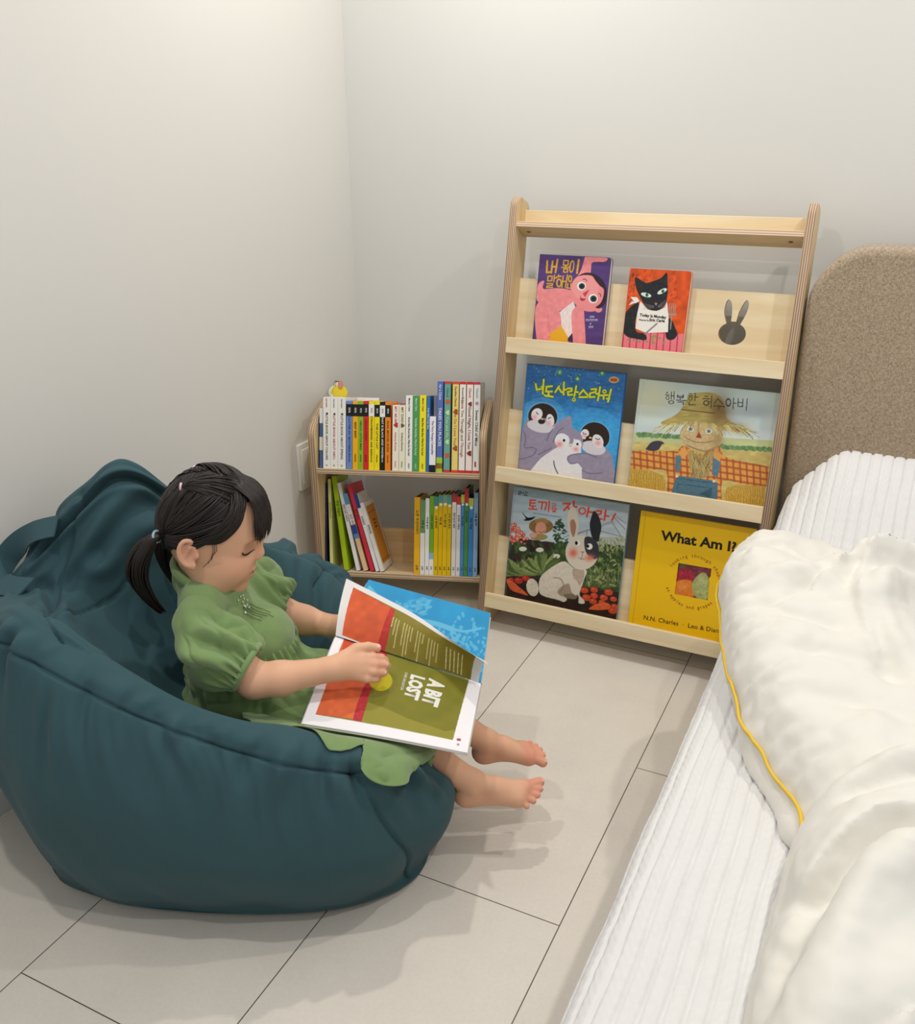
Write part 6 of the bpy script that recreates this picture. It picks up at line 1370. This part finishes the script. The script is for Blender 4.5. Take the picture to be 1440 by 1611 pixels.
rN = [(.048, -.158, .330), (.135, -.190, .338), (.186, -.214, .330), (.226, -.192, .308), (.238, -.226, .312), (.264, -.228, .298), (.296, -.214, .286), (.312, -.176, .266), (.347, -.110, .230)]
rB = [(.059, -.172, .327), (.141, -.207, .338), (.193, -.240, .324), (.236, -.208, .306), (.238, -.256, .302), (.268, -.260, .280), (.304, -.244, .270), (.310, -.198, .258), (.343, -.120, .227)]
cloth([rA, rM, rN, rB], 'skirt_flap', dress, m_dress, 14, 12, .0032)
# collar band, waist seam and cuffs
def band(path, r, name, m, flat=1.0, closed=True, up=None):
    P = crom(path, 8, closed); 
    if closed: P = np.concatenate([P, P[:1]])
    V, Fq = tube_geo(P, r, 8, flat, not closed, up); return mesh_obj(name, W0(V), Fq, m, dress, True)
band([(.020, .000, .479), (.002, -.036, .486), (-.034, -.053, .508), (-.072, -.042, .529), (-.090, 0, .537), (-.072, .042, .526), (-.034, .053, .505), (.002, .036, .484)], .0055, 'collar', m_dress, 1.6, True, (.25, 0, .97))
for s, sh, cu in ((-1, (-.030, -.104, .475), (.046, -.134, .415)), (1, (-.008, .103, .455), (.052, .124, .392))):
    sh, cu = np.array(sh), np.array(cu); m_ = sh*.45+cu*.55+np.array([-.012, s*.006, -.002]); ax = cu-m_; ax /= np.linalg.norm(ax); u = np.cross(ax, (0, 0, 1.0)); u /= np.linalg.norm(u); w = np.cross(ax, u)
    band([cu+ax*.003+(u*math.cos(a)+w*math.sin(a))*.0385 for a in np.linspace(0, 2*math.pi, 13)[:-1]], .0040, 'cuff', m_dress, 1.3)
# little embroidered flowers on the chest
m_fl = mat('embroidery_white', '#f4f2ea', rough=.7); m_st = mat('embroidery_green', '#4e5c34', rough=.8)
def chest(y, z):
    m = (np.abs(_dv[:, 1]-y) < .004) & (np.abs(_dv[:, 2]-z) < .004) & (_dv[:, 0] > 0); return _dv[m, 0].max() if m.any() else .06
emb = Acc(); rg = random.Random(2)
for k in range(13):
    y, z = -.030+rg.uniform(-.012, .014), .470+rg.uniform(-.012, .010); x = chest(y, z)+.0006
    b_ = bmesh.new(); bmesh.ops.create_icosphere(b_, subdivisions=1, radius=.0021); vv = [tuple(np.array(v.co)*np.array([.5, 1, 1])+np.array([x, y, z])) for v in b_.verts]; ff = [[v.index for v in q.verts] for q in b_.faces]; b_.free(); emb.add(vv, ff, 0)
o = mesh_obj('embroidered_flowers', W0(np.array(emb.V)), emb.F, m_fl, dress, True); emb = Acc()
for k in range(5):
    y, z = -.040+.0052*k+rg.uniform(-.0008, .0008), .466-rg.uniform(0, .006); P = [(chest(y+dy, z-dz)+.0004, y+dy, z-dz) for dy, dz in ((0, 0), (.0006*(k-2), .007), (.0008*(k-2)+.001, .014), (.0005*(k-2)+.002, .020))]; v, f_ = tube_geo(crom(P, 4), .0006, 5); emb.add(v, f_)
mesh_obj('embroidered_stems', W0(np.array(emb.V)), emb.F, m_st, dress, True)
# ---------------------------------------------------------------- open picture book on the child's lap
ob = empty('picture_book', tuple(LW((.30, 0, .34))))
tag(ob, 'large open picture book with orange and olive pages on the child\'s lap', 'book')
OB = LW((.30, 0, .34))
def art_near():
    A = Art(300, 230, [(262, 440), (1335, 770), (1235, 1315), (10, 1100)])
    A.put(np.ones(A.X.shape), '#f3f0f4')
    inner = [(345, 440), (1262, 745), (1148, 1228), (132, 1038)]; A.poly(inner, '#7d7a28', tex=.05, tsc=60)
    A.poly([(345, 440), (700, 560), (560, 860), (515, 1092), (132, 1038)], '#de6a3e', tex=.06, tsc=40)
    A.poly([(640, 545), (705, 565), (600, 800), (575, 880), (515, 1108), (446, 1092), (475, 970), (520, 850), (560, 760)], '#b8323a', tex=.10, tsc=14)
    A.ell(650, 800, 88, 78, '#c0b418', rot=10); 
    A.poly([(345, 440), (700, 560), (640, 680), (560, 640), (320, 600)], '#b8321e', a=.55)
    A.poly([(558, 960), (700, 1010), (850, 1080), (1100, 1165), (1165, 1150), (1148, 1228), (515, 1108)], '#a29a40', a=.6)
    A.ell(1185, 1222, 14, 10, '#c0504c'); A.ell(1180, 1258, 9, 9, '#a8a4a8')
    return A
def art_lift():
    A = Art(300, 200, [(355, 40), (1390, 690), (1335, 830), (262, 470)], True)
    A.put(np.ones(A.X.shape), '#dcdad9'); A.poly([(430, 132), (1288, 685), (1240, 800), (650, 600), (340, 478)], '#84772a', tex=.06, tsc=50)
    A.poly([(430, 132), (722, 335), (640, 600), (340, 478)], '#cc5832', tex=.08, tsc=40); A.poly([(690, 312), (722, 335), (660, 560), (640, 605), (590, 585), (640, 450)], '#b5322c', tex=.12, tsc=20)
    for k in range(17):
        if k in (3, 8, 12): continue
        x = 712+k*19; y = 395+k*13; L_ = [75, 120, 190, 0, 150, 200, 180, 95, 0, 130, 170, 60, 0, 120, 140, 80, 100][k]*.85; A.line([(x, y), (x-L_*.28, y+L_)], 6, '#cfc58c')
    for k in range(5): x = 1075+k*27; y = 628+k*14; A.line([(x, y), (x-20, y+95-k*4)], 7, '#d8d0a0')
    return A
def art_far():
    A = Art(240, 170, [(510, 45), (1395, 318), (1348, 655), (300, 330)])
    A.put(np.ones(A.X.shape), '#2f93c6', tex=.05, tsc=60); c = '#63b4d8'
    A.line([(520, 90), (640, 190), (800, 270), (1000, 320), (1120, 360)], 24, c, curve=True); r = random.Random(6)
    for _ in range(230):
        t = r.random(); x = 1080+r.gauss(0, 1)*90+t*120; y = 420+r.gauss(0, 1)*60+t*110; A.ell(x, y, r.uniform(6, 20), r.uniform(4, 12), c, rot=r.uniform(-60, 60), a=.8)
    for _ in range(60): A.ell(r.uniform(700, 950), r.uniform(170, 240)+40*r.random(), r.uniform(8, 30), r.uniform(4, 10), c, a=.6)
    A.line([(1120, 380), (1160, 480), (1230, 560)], 14, c, curve=True); A.line([(1080, 340), (1200, 380), (1330, 380)], 12, c, curve=True)
    A.poly([(1230, 610), (1360, 655), (1350, 800), (1200, 700)], '#f2f0f4')
    return A
def bil(q, u, v): u = u[:, None]; v = v[:, None]; q = [np.array(a) for a in q]; return q[0]*(1-u)*(1-v)+q[1]*u*(1-v)+q[2]*u*v+q[3]*(1-u)*v
def s_near(off=0.0):
    def f(u, v):
        P = bil([(.172, 0, .388), (.423, 0, .289), (.397, -.172, .271), (.135, -.172, .330)], u, v); up = np.array([.15, -.2, .97]); g = .007*np.sin(np.pi*np.clip(v, 0, 1))**.8*np.exp(-v*1.2)+.003*np.sin(math.pi*u)*v
        return LW(P+up*(g+off)[:, None] if np.ndim(g) else P)-OB
    return f
def s_far(off=0.0):
    def f(u, v):        # v = 0 at the far edge
        P = bil([(.215, .172, .410), (.446, .172, .336), (.423, 0, .287), (.172, 0, .386)], u, v); up = np.array([.15, .1, .98]); w = 1-v; g = .003*np.sin(np.pi*w)**.8*np.exp(-w*1.2)
        return LW(P+up*(g+off)[:, None])-OB
    return f
root_ = crom([(.172, -.003, .392), (.295, -.003, .344), (.419, -.003, .294)], 16); free_ = crom([(.179, .128, .436), (.244, .098, .415), (.309, .058, .397), (.374, -.002, .379), (.434, -.060, .366)], 8)
def s_lift(u, v):       # v = 0 free edge, 1 spine
    def at(P, t): k = t*(len(P)-1); i = np.minimum(k.astype(int), len(P)-2); w = (k-i)[:, None]; return P[i]*(1-w)+P[i+1]*w
    a, b = at(free_, u), at(root_, u); P = a*(1-v)[:, None]+b*v[:, None]; bow = np.sin(math.pi*v)[:, None]*(np.array([0, -.018, .010])*(1-u)[:, None]+np.array([0, .012, .016])*u[:, None]); return LW(P+bow)-OB
An, Al, Af = art_near(), art_lift(), art_far()
art_mesh('printed_page', An.result(), s_near(.0012), m_printm, ob); art_mesh('printed_page', Af.result(), s_far(.0012), m_printm, ob); 
art_mesh('turning_page', Al.result(), s_lift, m_printm, ob)
m_paper = mat('paper', '#efedee', rough=.6)
def slab_page(surf, name, th, m, e=0.0):
    n = 24; u, v = np.meshgrid(np.linspace(-e, 1+e, n), np.linspace(-e, 1+e, n)); T_ = surf(u.ravel(), v.ravel()); B_ = T_-np.array([0, 0, th]); i = np.arange(n*n).reshape(n, n)
    top = np.stack([i[1:, :-1], i[1:, 1:], i[:-1, 1:], i[:-1, :-1]], -1).reshape(-1, 4); e_ = np.concatenate([i[0], i[1:, -1], i[-1, -2::-1], i[-2:0:-1, 0]]); e2 = np.roll(e_, -1)
    return mesh_obj(name, np.concatenate([T_, B_]), np.concatenate([top, top[:, ::-1]+n*n, np.stack([e_, e2, e2+n*n, e_+n*n], -1)]), m, ob, True)
slab_page(s_near(.0008), 'page_block', .0022, m_paper); slab_page(s_far(.0008), 'page_block', .0030, m_paper)
m_cov = mat('open_book_cover', '#d8d4d0', rough=.5); slab_page(s_near(-.0018), 'cover', .0020, m_cov, .008); slab_page(s_far(-.0026), 'cover', .0020, m_cov, .008)
# title lettering on the page: solid shapes, reading towards the reader's right
HIo = np.linalg.inv(homog([(262, 440), (1335, 770), (1235, 1315), (10, 1100)]))
m_ttl = mat('title_ink', '#e6e4da', rough=.7)
def page_text(s_, o, xd, yd, bold, size=1.0):
    """letters laid on the curved page; o, xd, yd are the start, the end of the line and the direction of the letter tops, in artwork units"""
    t = text('title_text', s_, 1, m_ttl, ob, Matrix.Identity(4), 'LEFT', bold, 1, extr=0); n = len(t.data.vertices); co = np.empty(n*3); t.data.vertices.foreach_get('co', co); co = co.reshape(-1, 3)
    co[:, 0] -= co[:, 0].min(); co[:, 0] /= co[:, 0].max(); co[:, 1] -= co[:, 1].min(); co[:, 1] /= co[:, 1].max()
    o, xd, yd = [np.array(q, float) for q in (o, xd, yd)]; Z = o+co[:, :1]*(xd-o)+co[:, 1:2]*yd; w = np.concatenate([Z, np.ones((n, 1))], 1) @ HIo.T; u, v = w[:, 0]/w[:, 2], w[:, 1]/w[:, 2]
    t.data.vertices.foreach_set('co', s_near(.0017)(u, v).ravel().astype(np.float32)); t.data.update()
page_text('A BIT', (1000, 765), (943, 965), (112, 31), .055); page_text('LOST', (872, 742), (820, 922), (104, 29), .055); page_text('CHRIS HAUGHTON', (830, 730), (796, 868), (20, 6), .01)
